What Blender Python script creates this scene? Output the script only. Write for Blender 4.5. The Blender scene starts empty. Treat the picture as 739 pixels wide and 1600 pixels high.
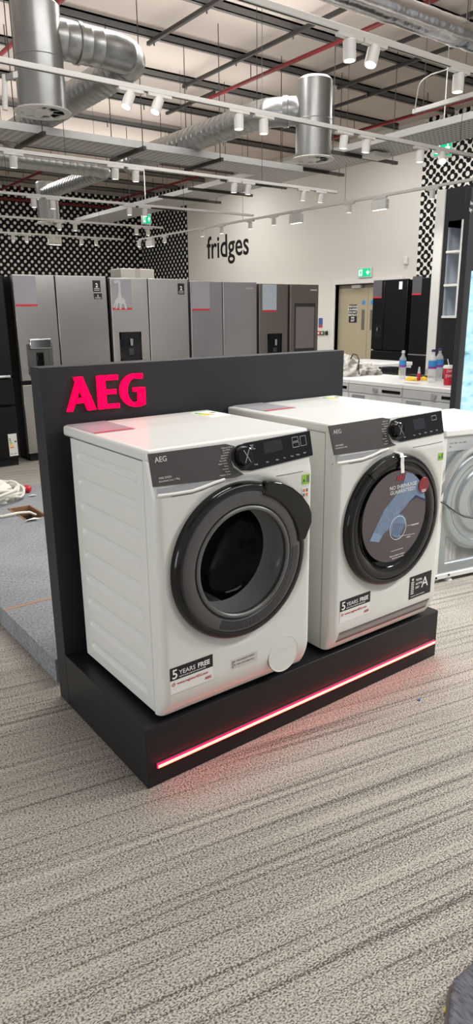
import bpy, bmesh, math, random
from mathutils import Vector, Matrix, noise
random.seed(5)
SC = bpy.context.scene
COL = SC.collection
PI = math.pi

# ------------------------------------------------------------------ camera
CX, CY, CZ = -0.8527, -1.6299, 1.4423
YAW, PITCH, ROLL, FPX = 0.6390, -0.2856, -0.0112, 1064.69
FW = Vector((math.sin(YAW)*math.cos(PITCH), math.cos(YAW)*math.cos(PITCH), math.sin(PITCH)))
_r = Vector((math.cos(YAW), -math.sin(YAW), 0)); _u = _r.cross(FW)
RT = _r*math.cos(ROLL) + _u*math.sin(ROLL)
UP = -_r*math.sin(ROLL) + _u*math.cos(ROLL)
cam = bpy.data.cameras.new('camera'); camo = bpy.data.objects.new('camera', cam); COL.objects.link(camo)
m3 = Matrix((RT, UP, -FW)).transposed()
camo.matrix_world = Matrix.Translation((CX, CY, CZ)) @ m3.to_4x4()
cam.sensor_fit = 'AUTO'; cam.sensor_width = 36.0; cam.lens = 36.0*FPX/1600.0
cam.clip_start = 0.02; cam.clip_end = 200
SC.camera = camo

def P(px, py, x=None, y=None, z=None):
    """where the sight line of a point of the photograph meets a plane of the room"""
    v = FW + RT*((px-369.5)/FPX) - UP*((py-800)/FPX)
    c = Vector((CX, CY, CZ))
    t = (x-CX)/v.x if x is not None else (y-CY)/v.y if y is not None else (z-CZ)/v.z
    return c + v*t

# ------------------------------------------------------------------ world, large lights, exposure
SC.view_settings.view_transform = 'Standard'; SC.view_settings.look = 'None'
SC.view_settings.gamma = 1.0; SC.view_settings.use_curve_mapping = False
SC.view_settings.exposure = 0.2
w = bpy.data.worlds.new('world'); SC.world = w; w.use_nodes = True
w.node_tree.nodes['Background'].inputs[0].default_value = (1.0, 0.985, 0.97, 1)
w.node_tree.nodes['Background'].inputs[1].default_value = 0.4
try:
    SC.cycles.use_denoising = True
    SC.cycles.max_bounces = 8; SC.cycles.sample_clamp_indirect = 6.0
except Exception: pass

def area(name, loc, size, energy, rot=(0,0,0), color=(1,0.985,0.965)):
    l = bpy.data.lights.new(name, 'AREA'); l.shape = 'RECTANGLE'; l.size = size[0]; l.size_y = size[1]
    l.energy = energy; l.color = color
    o = bpy.data.objects.new(name, l); o.location = loc; o.rotation_euler = rot; COL.objects.link(o); return o
area('overhead_area_light', (4.5, -1.4, 3.0), (.9, .5), 225)
area('overhead_area_light', (1.0, .15, 3.3), (1.8, .3), 27)  # added lamp above the stand, brightens the machine tops
area('left_fill_light', (-4.7, .8, 1.0), (1.5, 4.0), 62, rot=(0, -PI/2, 0), color=(.95, .98, 1))  # unseen fill lamp added for the left sides, no window there
area('overhead_area_light', (2.6, -2.4, 4.6), (4.0, 1.2), 62)  # overhead fill added for the front of the stand
area('overhead_area_light', (2.2, 1.9, 4.6), (3.5, 0.6), 60)  # this and the next overhead lamps: added general light without fixtures
area('overhead_area_light', (4.6, 5.0, 4.7), (5.5, 0.6), 85)
area('overhead_area_light', (6.0, 13.4, 4.7), (8.0, 0.6), 230)
area('overhead_area_light', (9.4, 6.7, 4.7), (0.6, 5.0), 90)
for y, xa, xb, e in ((2.6, -1, 6, 50), (5.7, -1, 6, 56), (8.15, -1, 7, 52), (10.45, -1, 7, 44), (12.75, 0, 8, 44)):
    area('ceiling_fill_uplight', ((xa+xb)/2, y, 4.0), (xb-xa, .5), e, rot=(PI, 0, 0))  # unseen upward lamps added to brighten the ceiling, not track fittings

# ------------------------------------------------------------------ helpers
def lin(c):
    return tuple(((x/255)/12.92 if x/255 <= .04045 else ((x/255+.055)/1.055)**2.4) for x in c)
def mat(name, rgb, rough=.5, metal=0., emit=None, es=0., var=.04, vs=6., coat=0., trans=0., ior=1.45, aniso=0., spec=.5, bump=0., bs=200.):
    m = bpy.data.materials.new(name); m.use_nodes = True
    nt = m.node_tree; b = nt.nodes['Principled BSDF']
    col = lin(rgb)
    n = nt.nodes.new('ShaderNodeTexNoise'); n.inputs['Scale'].default_value = vs; n.inputs['Detail'].default_value = 3
    tc = nt.nodes.new('ShaderNodeTexCoord'); nt.links.new(tc.outputs['Object'], n.inputs['Vector'])
    mr = nt.nodes.new('ShaderNodeMapRange'); mr.inputs[3].default_value = 1-var; mr.inputs[4].default_value = 1+var
    nt.links.new(n.outputs['Fac'], mr.inputs[0])
    mx = nt.nodes.new('ShaderNodeVectorMath'); mx.operation = 'SCALE'
    mx.inputs[0].default_value = col; nt.links.new(mr.outputs[0], mx.inputs['Scale'])
    nt.links.new(mx.outputs[0], b.inputs['Base Color'])
    b.inputs['Roughness'].default_value = rough; b.inputs['Metallic'].default_value = metal
    b.inputs['Specular IOR Level'].default_value = spec
    b.inputs['Coat Weight'].default_value = coat; b.inputs['Coat Roughness'].default_value = .08
    b.inputs['Transmission Weight'].default_value = trans; b.inputs['IOR'].default_value = ior
    b.inputs['Anisotropic'].default_value = aniso
    if emit: b.inputs['Emission Color'].default_value = (*emit, 1); b.inputs['Emission Strength'].default_value = es
    if bump:
        n2 = nt.nodes.new('ShaderNodeTexNoise'); n2.inputs['Scale'].default_value = bs; n2.inputs['Detail'].default_value = 2
        nt.links.new(tc.outputs['Object'], n2.inputs['Vector'])
        bp = nt.nodes.new('ShaderNodeBump'); bp.inputs['Strength'].default_value = bump; bp.inputs['Distance'].default_value = .01
        nt.links.new(n2.outputs['Fac'], bp.inputs['Height']); nt.links.new(bp.outputs[0], b.inputs['Normal'])
    return m

class G:
    """tiny node graph helper"""
    def __init__(s, m): s.nt = m.node_tree; s.b = s.nt.nodes['Principled BSDF']
    def node(s, t, **k):
        n = s.nt.nodes.new(t)
        for a, v in k.items(): setattr(n, a, v)
        return n
    def m(s, op, a, b=None, c=None):
        n = s.nt.nodes.new('ShaderNodeMath'); n.operation = op
        for i, v in enumerate((a, b, c)):
            if v is None: continue
            if hasattr(v, 'node'): s.nt.links.new(v, n.inputs[i])
            else: n.inputs[i].default_value = v
        return n.outputs[0]
    def xyz(s):
        tc = s.nt.nodes.new('ShaderNodeTexCoord'); sp = s.nt.nodes.new('ShaderNodeSeparateXYZ')
        s.nt.links.new(tc.outputs['Object'], sp.inputs[0]); return sp.outputs
    def vec(s, x, y, z):
        c = s.nt.nodes.new('ShaderNodeCombineXYZ')
        for i, v in enumerate((x, y, z)):
            if hasattr(v, 'node'): s.nt.links.new(v, c.inputs[i])
            else: c.inputs[i].default_value = v
        return c.outputs[0]
    def noise(s, v, scale=1., detail=2.):
        n = s.nt.nodes.new('ShaderNodeTexNoise'); n.inputs['Scale'].default_value = scale; n.inputs['Detail'].default_value = detail
        s.nt.links.new(v, n.inputs['Vector']); return n.outputs['Fac']
    def mix(s, f, a, b):
        n = s.nt.nodes.new('ShaderNodeMix'); n.data_type = 'RGBA'
        s.nt.links.new(f, n.inputs[0]) if hasattr(f, 'node') else None
        for i, v in ((6, a), (7, b)):
            if hasattr(v, 'node'): s.nt.links.new(v, n.inputs[i])
            else: n.inputs[i].default_value = (*v, 1)
        return n.outputs[2]
    def base(s, c): s.nt.links.new(c, s.b.inputs['Base Color'])

class MB:
    def __init__(s): s.v = []; s.f = []; s.mi = []
    def add(s, vs, fs, mi=0):
        n = len(s.v); s.v += [Vector(p) for p in vs]; s.f += [tuple(i+n for i in f) for f in fs]; s.mi += [mi]*len(fs); return s
    def box(s, x0, x1, y0, y1, z0, z1, mi=0):
        v = [(x, y, z) for z in (z0, z1) for y in (y0, y1) for x in (x0, x1)]
        return s.add(v, [(0,2,3,1),(4,5,7,6),(0,1,5,4),(2,6,7,3),(0,4,6,2),(1,3,7,5)], mi)
    def obox(s, o, ax, ay, az, mi=0):
        """box centred on o with half axes"""
        o, ax, ay, az = Vector(o), Vector(ax), Vector(ay), Vector(az)
        v = [o+ax*i+ay*j+az*k for k in (-1,1) for j in (-1,1) for i in (-1,1)]
        return s.add(v, [(0,2,3,1),(4,5,7,6),(0,1,5,4),(2,6,7,3),(0,4,6,2),(1,3,7,5)], mi)
    def prism(s, poly, fn, d, mi=0):
        """poly (a,b) mapped by fn to the front face; d is the vector to the back face"""
        n = len(poly); d = Vector(d); a = [Vector(fn(*p)) for p in poly]; b = [p+d for p in a]
        return s.add(a+b, [tuple(range(n)), tuple(range(2*n-1, n-1, -1))]+[(i, n+i, n+(i+1)%n, (i+1)%n) for i in range(n)], mi)
    def tube(s, pts, r, n=10, mi=0, cap=True, rs=None):
        pts = [Vector(p) for p in pts]; m = len(pts); vs = []; fs = []
        t0 = (pts[1]-pts[0]).normalized()
        a = t0.orthogonal().normalized()
        for i, p in enumerate(pts):
            t = (pts[min(i+1, m-1)]-pts[max(i-1, 0)]).normalized()
            a = (a - t*a.dot(t)).normalized(); b = t.cross(a)
            rr = rs[i] if rs else r
            vs += [p+(a*math.cos(2*PI*k/n)+b*math.sin(2*PI*k/n))*rr for k in range(n)]
        for i in range(m-1):
            for k in range(n):
                fs.append((i*n+k, i*n+(k+1)%n, (i+1)*n+(k+1)%n, (i+1)*n+k))
        if cap: fs += [tuple(range(n-1, -1, -1)), tuple(range((m-1)*n, m*n))]
        return s.add(vs, fs, mi)
    def lathe(s, prof, o=(0,0,0), axis=(0,0,1), n=32, mi=0, close=False):
        """prof: list of (radius, height along axis)"""
        o = Vector(o); ax = Vector(axis).normalized(); a = Vector((1,0,0)) if abs(ax.x) < .9 else Vector((0,0,1))
        a = (a-ax*a.dot(ax)).normalized(); b = ax.cross(a); vs = []; fs = []
        for r, h in prof:
            vs += [o+ax*h+(a*math.cos(2*PI*k/n)+b*math.sin(2*PI*k/n))*max(r, 1e-5) for k in range(n)]
        m = len(prof)
        for i in range(m-1+(1 if close else 0)):
            j = (i+1) % m
            for k in range(n): fs.append((i*n+k, i*n+(k+1)%n, j*n+(k+1)%n, j*n+k))
        return s.add(vs, fs, mi)
    def grid(s, fn, us, vs_, keep=None, mi=0):
        nu, nv = len(us), len(vs_); vs = [fn(u, v) for v in vs_ for u in us]; fs = []
        for j in range(nv-1):
            for i in range(nu-1):
                if keep is None or keep((us[i]+us[i+1])/2, (vs_[j]+vs_[j+1])/2):
                    fs.append((j*nu+i, j*nu+i+1, (j+1)*nu+i+1, (j+1)*nu+i))
        return s.add(vs, fs, mi)
    def text(s, txt, o, ux, uy, size, bold=0., align='LEFT', th=0.0006, mi=0, shear=0.):
        c = bpy.data.curves.new('t', 'FONT'); c.body = txt; c.size = 1; c.offset = bold; c.align_x = align; c.shear = shear; c.resolution_u = 3
        c.extrude = .001
        ob = bpy.data.objects.new('t', c); COL.objects.link(ob)
        dg = bpy.context.evaluated_depsgraph_get(); me = ob.evaluated_get(dg).to_mesh()
        o, ux, uy = Vector(o), Vector(ux).normalized(), Vector(uy).normalized(); uz = ux.cross(uy)
        vs = [o+ux*(v.co.x*size)+uy*(v.co.y*size)+uz*(th if v.co.z > 0 else 0) for v in me.vertices]
        fs = [tuple(p.vertices) for p in me.polygons]
        s.add(vs, fs, mi)
        ob.evaluated_get(dg).to_mesh_clear(); bpy.data.objects.remove(ob); bpy.data.curves.remove(c); return s
    def build(s, name, mats, parent=None, smooth=False, bevel=0., seg=2, local=False, label=None, weld=False):
        if not isinstance(mats, (list, tuple)): mats = [mats]
        off = Vector((0,0,0))
        if parent is not None and not local:
            p = parent
            while p is not None: off = off + p.location; p = p.parent
        me = bpy.data.meshes.new(name); me.from_pydata([v-off for v in s.v], [], s.f)
        for m in mats: me.materials.append(m)
        for p, i in zip(me.polygons, s.mi): p.material_index = i
        bm = bmesh.new(); bm.from_mesh(me)
        if weld: bmesh.ops.remove_doubles(bm, verts=bm.verts, dist=1e-5)
        bmesh.ops.recalc_face_normals(bm, faces=bm.faces)
        bm.to_mesh(me); bm.free()
        o = bpy.data.objects.new(name, me); COL.objects.link(o)
        if parent is not None: o.parent = parent
        if smooth:
            for p in me.polygons: p.use_smooth = True
            me.set_sharp_from_angle(angle=math.radians(smooth if smooth > 1 else 40))
        if bevel:
            b = o.modifiers.new('bevel', 'BEVEL'); b.width = bevel; b.segments = seg; b.limit_method = 'ANGLE'; b.angle_limit = math.radians(40)
            for p in me.polygons: p.use_smooth = True
            me.set_sharp_from_angle(angle=math.radians(60))
        if label: o['label'] = label
        return o

def tag(o, label, cat, group=None, kind=None):
    o['label'] = label; o['category'] = cat
    if group: o['group'] = group
    if kind: o['kind'] = kind
    return o
def thing(name, loc, label, cat, group=None, rz=0.):
    o = bpy.data.objects.new(name, None); COL.objects.link(o); o.location = loc; o.rotation_euler = (0, 0, rz); o.empty_display_size = .05
    return tag(o, label, cat, group)
def struct(o): o['kind'] = 'structure'; return o
def ss(a, b, x):
    t = min(1, max(0, (x-a)/(b-a))); return t*t*(3-2*t)
def lsp(a, b, n): return [a+(b-a)*i/(n-1) for i in range(n)]
def circ(cx, cy, r, n=32, a0=0., a1=2*PI, end=False):
    return [(cx+r*math.cos(a0+(a1-a0)*i/(n-1 if end else n)), cy+r*math.sin(a0+(a1-a0)*i/(n-1 if end else n))) for i in range(n)]

# ------------------------------------------------------------------ materials
enamel = mat('white_enamel', (226, 227, 222), .32, coat=.25, var=.012, vs=2)
enamel2 = mat('white_enamel_back_row', (222, 222, 219), .35, coat=.2, var=.015, vs=2)
plastic_w = mat('white_plastic', (228, 228, 224), .38, var=.012, vs=3)
black_lam = mat('black_laminate', (34, 34, 36), .38, var=.06, vs=5, spec=.35)
panel_lam = mat('charcoal_laminate', (44, 44, 47), .5, var=.04, vs=4, spec=.3)
anthr = mat('anthracite_fascia', (78, 76, 76), .42, metal=.35, var=.05, vs=8)
gloss_blk = mat('black_gloss', (12, 12, 14), .1, var=.1, spec=.5)
door_blk = mat('door_black_gloss', (16, 16, 18), .12, var=.1, spec=.6)
smoke = mat('smoked_ring', (86, 85, 87), .22, var=.12, vs=3, spec=.55)
knurl = mat('ribbed_ring', (74, 75, 78), .3, metal=.3, var=.1, vs=5)
rubber = mat('black_rubber', (18, 18, 18), .7)
seam = mat('seam_shadow_gap', (60, 60, 60), .7)
silver = mat('silver_plastic', (176, 176, 180), .3, metal=.55, var=.03)
chrome = mat('chrome', (215, 217, 220), .12, metal=1.)
steel = mat('brushed_steel', (180, 178, 176), .27, metal=.85, var=.06, vs=3, aniso=.5)
steel_lt = mat('light_brushed_steel', (194, 191, 188), .28, metal=.85, var=.05, vs=3, aniso=.4)
steel_gr = mat('grey_steel', (172, 170, 174), .3, metal=.75, var=.04, vs=3)
steel_dk = mat('dark_inox', (132, 125, 121), .38, metal=.7, var=.05, vs=3)
blk_steel = mat('black_inox', (34, 34, 36), .28, metal=.6, var=.08, vs=3)
fr_side = mat('fridge_side_black', (20, 20, 21), .5)
galv = mat('galvanised_duct', (170, 172, 171), .32, metal=.9, var=.16, vs=9)
galv_tray = mat('galvanised_tray', (190, 190, 188), .45, metal=.4, var=.08, vs=12)
foil = mat('foil_insulation', (214, 214, 216), .2, metal=1., var=.1, vs=14, bump=.45, bs=13)
gsteel = mat('grey_purlin_steel', (112, 110, 108), .55, metal=.3, var=.08)
dsteel = mat('dark_strut_steel', (70, 66, 63), .55, metal=.4, var=.08)
red_pipe_m = mat('red_pipe_paint', (118, 32, 34), .45, var=.06)
white_paint = mat('white_metal_paint', (222, 221, 216), .42, var=.02)
lens_em = mat('lamp_lens', (255, 255, 255), .4, emit=(1, .97, .92), es=9.)
lens_dim = mat('lamp_lens_seen_aslant', (255, 255, 255), .4, emit=(1, .97, .92), es=2.)
chrome_em = mat('led_strip_red', (255, 200, 180), .4, emit=(1.0, .05, .035), es=11.)
led_edge = mat('led_strip_red_edge', (220, 0, 50), .4, emit=(1.0, .004, .05), es=3.)
red_em = mat('illuminated_letter_red', (190, 0, 50), .9, emit=(1.0, 0.0, .045), es=1.7, spec=.1)
lettering = mat('pale_print', (205, 205, 205), .5)
lettering_w = mat('white_print', (245, 245, 245), .5)
ink_red = mat('red_print', (190, 40, 45), .5)
ink_blk = mat('black_print', (32, 31, 32), .5)
ink_gry = mat('grey_print', (120, 120, 122), .5)
paper = mat('white_paper', (238, 238, 234), .6)
card_grey = mat('grey_card', (158, 156, 162), .35, var=.05)
card_red = mat('card_red_line', (205, 50, 62), .4)
lab_green = mat('label_green', (150, 205, 70), .5)
lab_dgreen = mat('label_dark_green', (40, 130, 70), .5)
lab_yellow = mat('label_yellow', (245, 215, 60), .5)
lab_orange = mat('label_orange', (238, 130, 50), .5)
wood = mat('chipboard_edge', (150, 112, 82), .7, var=.2, vs=60)
exit_g = mat('exit_green', (0, 150, 90), .4, emit=(0.0, .42, .2), es=1.0)
exit_w = mat('exit_white', (245, 255, 250), .4, emit=(.85, 1, .92), es=1.0)

def carpet_mat():
    m = mat('striped_loop_carpet', (170, 162, 148), .95, spec=.1); g = G(m)
    x, y, z = g.xyz(); a = math.radians(-11.5); ca, sa = math.cos(a), math.sin(a)
    u = g.m('ADD', g.m('MULTIPLY', x, ca), g.m('MULTIPLY', y, sa))
    v = g.m('SUBTRACT', g.m('MULTIPLY', y, ca), g.m('MULTIPLY', x, sa))
    speck = g.noise(g.vec(g.m('MULTIPLY', u, 170.), g.m('MULTIPLY', v, 290.), 0.), 1., 2.)
    band = g.noise(g.vec(g.m('MULTIPLY', u, .7), g.m('MULTIPLY', v, 26.), 3.), 1., 3.)
    thin = g.noise(g.vec(g.m('MULTIPLY', u, .75), g.m('MULTIPLY', v, 62.), 9.), 1., 1.)
    patch = g.noise(g.vec(g.m('MULTIPLY', u, 2.2), g.m('MULTIPLY', v, 5.), 5.), 1., 2.)
    mr = g.node('ShaderNodeMapRange'); mr.interpolation_type = 'SMOOTHSTEP'; mr.inputs[1].default_value = .56; mr.inputs[2].default_value = .70; g.nt.links.new(thin, mr.inputs[0])
    ml = g.node('ShaderNodeMapRange'); ml.interpolation_type = 'SMOOTHSTEP'; ml.inputs[1].default_value = .42; ml.inputs[2].default_value = .30; g.nt.links.new(thin, ml.inputs[0])
    f = g.m('ADD', g.m('MULTIPLY', g.m('SUBTRACT', speck, .5), 4.1),
            g.m('ADD', g.m('SUBTRACT', g.m('MULTIPLY', ml.outputs[0], .18), g.m('MULTIPLY', mr.outputs[0], .36)),
                g.m('ADD', g.m('MULTIPLY', g.m('SUBTRACT', band, .5), .55), g.m('MULTIPLY', g.m('SUBTRACT', patch, .5), .25))))
    n = g.node('ShaderNodeClamp'); g.nt.links.new(g.m('ADD', f, .58), n.inputs[0])
    g.base(g.mix(n.outputs[0], lin((80, 77, 73)), lin((198, 193, 183))))
    bp = g.node('ShaderNodeBump'); bp.inputs['Strength'].default_value = .5; bp.inputs['Distance'].default_value = .004
    g.nt.links.new(speck, bp.inputs['Height']); g.nt.links.new(bp.outputs[0], g.b.inputs['Normal']); return m
carpet = carpet_mat()

def felt_mat(name, c0, c1, sx=1., sy=1.):
    m = mat(name, c0, .95, spec=.1); g = G(m); x, y, z = g.xyz()
    s = g.noise(g.vec(g.m('MULTIPLY', x, 110.*sx), g.m('MULTIPLY', y, 60.*sy), g.m('MULTIPLY', z, 90.)), 1., 4.)
    b = g.noise(g.vec(g.m('MULTIPLY', x, 3.), g.m('MULTIPLY', y, 3.), z), 1., 3.)
    f = g.m('ADD', g.m('MULTIPLY', s, .75), g.m('MULTIPLY', b, .25))
    mr = g.node('ShaderNodeMapRange'); mr.inputs[1].default_value = .32; mr.inputs[2].default_value = .68; g.nt.links.new(f, mr.inputs[0])
    g.base(g.mix(mr.outputs[0], lin(c0), lin(c1))); return m
felt = felt_mat('grey_felt', (112, 115, 119), (166, 169, 172))
felt_dk = felt_mat('dark_grey_felt', (58, 59, 66), (128, 128, 134), 2., .6)

def wall_mat(name, axis, base, trellis, flower=None):
    """white wall paint with printed panels; trellis/flower test the wall coordinate along the axis"""
    m = mat(name, base, .7, spec=.2); g = G(m); xyz = g.xyz(); u = xyz[axis]; z = xyz[2]
    # trellis: white dots on a diagonal black lattice
    s = .1055
    p = g.m('DIVIDE', g.m('ADD', u, z), s*2); q = g.m('DIVIDE', g.m('SUBTRACT', u, z), s*2)
    fp = g.m('ABSOLUTE', g.m('SUBTRACT', g.m('FRACT', p), .5)); fq = g.m('ABSOLUTE', g.m('SUBTRACT', g.m('FRACT', q), .5))
    d = g.m('SQRT', g.m('ADD', g.m('POWER', fp, 2.), g.m('POWER', fq, 2.)))
    dot = g.m('LESS_THAN', d, .29)
    tre = g.mix(dot, lin((22, 21, 20)), lin((236, 234, 226)))
    tm = g.m(trellis[0], u, trellis[1])
    col = g.mix(tm, lin(base), tre)
    if flower:
        a, b = .34, .31
        def lat(off):
            lx = g.m('MULTIPLY', g.m('SUBTRACT', g.m('FRACT', g.m('ADD', g.m('DIVIDE', u, a), off)), .5), a)
            lz = g.m('MULTIPLY', g.m('SUBTRACT', g.m('FRACT', g.m('ADD', g.m('DIVIDE', z, b), off)), .5), b)
            ax, az = g.m('ABSOLUTE', lx), g.m('ABSOLUTE', lz)
            def dist(cx, cz): return g.m('SQRT', g.m('ADD', g.m('POWER', g.m('SUBTRACT', ax, cx), 2.), g.m('POWER', g.m('SUBTRACT', az, cz), 2.)))
            pet = g.m('LESS_THAN', g.m('MINIMUM', dist(.07, 0.), dist(0., .07)), .055)
            return g.m('MULTIPLY', pet, g.m('GREATER_THAN', dist(0., 0.), .044))
        blk = g.m('MAXIMUM', lat(0.), lat(.5))
        flo = g.mix(blk, lin((234, 232, 225)), lin((20, 19, 19)))
        col = g.mix(g.m(flower[0], u, flower[1]), col, flo)
    g.base(col); return m

# ------------------------------------------------------------------ the room
RW, BW, CEIL = 11.0, 19.46, 5.0
struct(MB().box(-5, RW+.2, -5, BW+.2, -.1, 0).build('floor', carpet))
struct(MB().box(-5, RW+.2, -5, BW+.2, CEIL, CEIL+.15).build('ceiling', mat('ceiling_deck_paint', (204, 192, 182), .8, var=.04, vs=.7)))
struct(MB().box(-5, RW, BW, BW+.2, 0, CEIL).build('wall_back', wall_mat('wall_back_paint', 0, (222, 217, 210), ('GREATER_THAN', -99.))))
# right-hand wall with an opening for the double door
DY0, DY1, DZ = 10.35, 8.45, 2.02     # door opening along y, head height
wr = MB()
wr.box(RW, RW+.2, -5, DY1, 0, CEIL).box(RW, RW+.2, DY0, BW+.2, 0, CEIL).box(RW, RW+.2, DY1, DY0, DZ, CEIL)
struct(wr.build('wall_right', wall_mat('wall_right_paint', 1, (222, 217, 210), ('GREATER_THAN', 16.6), ('LESS_THAN', 8.03))))
struct(MB().box(RW-.012, RW, DY0+.08, BW, 0, .1).build('baseboard_right', white_paint))

# door: frame, two leaves, plates, notices
beige = mat('door_beige_paint', (170, 160, 134), .5, var=.02)
dr = struct(bpy.data.objects.new('door_1', None)); COL.objects.link(dr); dr.location = (RW, (DY0+DY1)/2, 0)
fr = MB()
fr.box(RW-.03, RW+.12, DY0, DY0+.1, 0, DZ+.1).box(RW-.03, RW+.12, DY1-.1, DY1, 0, DZ+.1).box(RW-.03, RW+.12, DY1, DY0, DZ, DZ+.1)
fr.build('door_frame', white_paint, dr, bevel=.006)
ym = (DY0+DY1)/2 + .02
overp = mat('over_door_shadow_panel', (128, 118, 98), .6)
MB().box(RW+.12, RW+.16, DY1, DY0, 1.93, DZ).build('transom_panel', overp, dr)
for y0, y1 in ((ym+.004, DY0-.005), (DY1+.005, ym-.004)):
    MB().box(RW+.1, RW+.145, y0, y1, .005, 1.925).build('door_leaf', beige, dr, bevel=.003)
for s in (1, -1):
    yy = ym + s*.13
    MB().box(RW+.094, RW+.1, yy-.045, yy+.045, 1.02, 1.46).build('pull_plate', mat('door_plate_grey', (120, 113, 104), .4, metal=.4), dr, bevel=.002)
    MB().prism(circ(yy, 1.615, .05, 24), lambda a, b: (RW+.096, a, b), (.004, 0, 0)).build('door_notice', mat('blue_sign', (60, 145, 205), .5), dr)
sg = MB(); y0s, y1s = P(546, 480, x=RW+.1).y, P(558, 480, x=RW+.1).y
zt, zb = P(552, 476, x=RW+.1).z, P(552, 504, x=RW+.1).z
sg.box(RW+.093, RW+.1, y1s, y0s, zb, zt)
sgo = sg.build('warning_notice', ink_blk, dr)
tx = MB(); lh = (zt-zb)/6.4
for i, t in enumerate(('THIS DOOR', 'IS ALARMED', 'DO NOT', 'OBSTRUCT', 'FIRE', 'EXIT')):
    tx.text(t, (RW+.0915, (y0s+y1s)/2, zt-lh*(i+1)), (0,-1,0), (0,0,1), lh*.92, bold=.02, align='CENTER', th=-.001)
tx.build('notice_lettering', lettering_w, sgo)
cl = P(560, 448, x=RW+.1)
MB().box(RW+.02, RW+.1, cl.y-.14, cl.y+.14, 1.93, 2.0).build('door_closer', mat('closer_grey', (178, 176, 168), .4), dr, bevel=.008)

# purlins and cross struts under the deck
for y in (2.0, 3.35, 4.7, 6.06, 7.29, 8.6, 9.96, 11.35, 12.8, 14.1, 15.45, 16.85, 18.2):
    b = MB(); b.box(-5, 10.85, y-.035, y+.03, 4.975, 4.999).box(-5, 10.85, y-.035, y-.025, 4.895, 4.999).box(-5, 10.85, y-.035, y+.03, 4.895, 4.905)
    for k in range(10): b.box(-3.6+k*1.35, -3.585+k*1.35, y-.008, y+.008, 4.82, 4.9)
    struct(b.build('ceiling_purlin', gsteel))
for x, y0, y1 in ((4.48, 1.0, 7.4), (5.83, 1.0, 8.65), (2.97, 1.0, 7.5), (7.2, 1.0, 7.3), (6.4, 8.6, 10.1), (7.9, 3.0, 7.3), (8.6, 6.0, 8.6), (3.6, 1.0, 4.7)):
    struct(MB().box(x-.022, x+.022, y0, y1, 4.845, 4.89).build('ceiling_strut', dsteel))
zb = P(230, 192, y=11.2).z
struct(MB().box(-5, 7.4, 11.2, 11.5, zb, CEIL).build('ceiling_beam', mat('bulkhead_paint', (150, 142, 136), .8)))

# ------------------------------------------------------------------ display stand
W, DB, HB, PT, HP = 1.4237, .6063, .2124, .0848, 1.2709
st = thing('display_stand', (W/2, .3, 0), 'black display plinth with tall back panel, red letters and a glowing red strip', 'display stand')
MB().box(0, W, 0, DB-.001, 0, HB).build('plinth', black_lam, st, bevel=.002)
MB().box(0, W, DB, DB+PT, 0, HP).build('back_panel', panel_lam, st, bevel=.002)
lz = .0735
MB().box(.03, 1.408, -.004, .004, lz-.011, lz+.011).build('strip_channel', mat('aluminium_channel', (60, 60, 62), .5), st, bevel=.001)
MB().prism([(-.003, lz-.008), (-.0085, lz-.006), (-.011, lz), (-.0085, lz+.006), (-.003, lz+.008)], lambda a, b: (.033, a, b), (1.372, 0, 0)).build('light_strip', led_edge, st, label='glowing red light strip')
MB().box(.034, 1.404, -.0118, -.0095, lz-.0046, lz+.0046).build('light_core', chrome_em, st.children[-1] if st.children[-1].name.startswith('light_strip') else st)
# the three red letters on the panel (outlines measured on the panel plane)
LP = lambda x, y: (lambda q: (q.x, DB-.012, q.z))(P(95+x/5.097, 580+y/5.097, y=DB-.012))
def letter(polys, name='illuminated_letter'):
    b = MB()
    for poly in polys: b.prism(poly, LP, (0, .013, 0))
    return b.build(name, red_em, st, label='glowing red letter')
letter([[(105,50),(176,44),(182,62),(122,92)], [(56,326),(122,88),(158,110),(140,190),(98,322)], [(140,70),(180,60),(286,304),(222,313),(150,140)],
        [(116,222),(186,212),(200,250),(108,262)]])
letter([[(290,40),(350,34),(372,298),(308,306)], [(345,35),(455,27),(455,68),(352,75)], [(355,150),(443,143),(444,180),(360,186)], [(362,266),(471,256),(471,292),(366,298)]])
def arc_band(cx, cy, rx, ry, tx, ty, a0, a1, n=22):
    o = [(cx+rx*math.cos(a), cy-ry*math.sin(a)) for a in lsp(a0, a1, n)]
    i = [(cx+(rx-tx)*math.cos(a), cy-(ry-ty)*math.sin(a)) for a in lsp(a1, a0, n)]
    return o+i
gb = []
band = arc_band(600, 152, 124, 133, 56, 34, math.radians(66), math.radians(300))
h = len(band)//2
for i in range(h-1): gb.append([band[i], band[i+1], band[2*h-2-i], band[2*h-1-i]])
gb += [[(598,19),(652,17),(652,58),(600,60)], [(580,132),(672,126),(672,160),(584,164)], [(620,150),(673,145),(678,262),(622,268)], [(590,250),(640,240),(678,262),(640,276),(590,285)]]
letter(gb)

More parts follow.
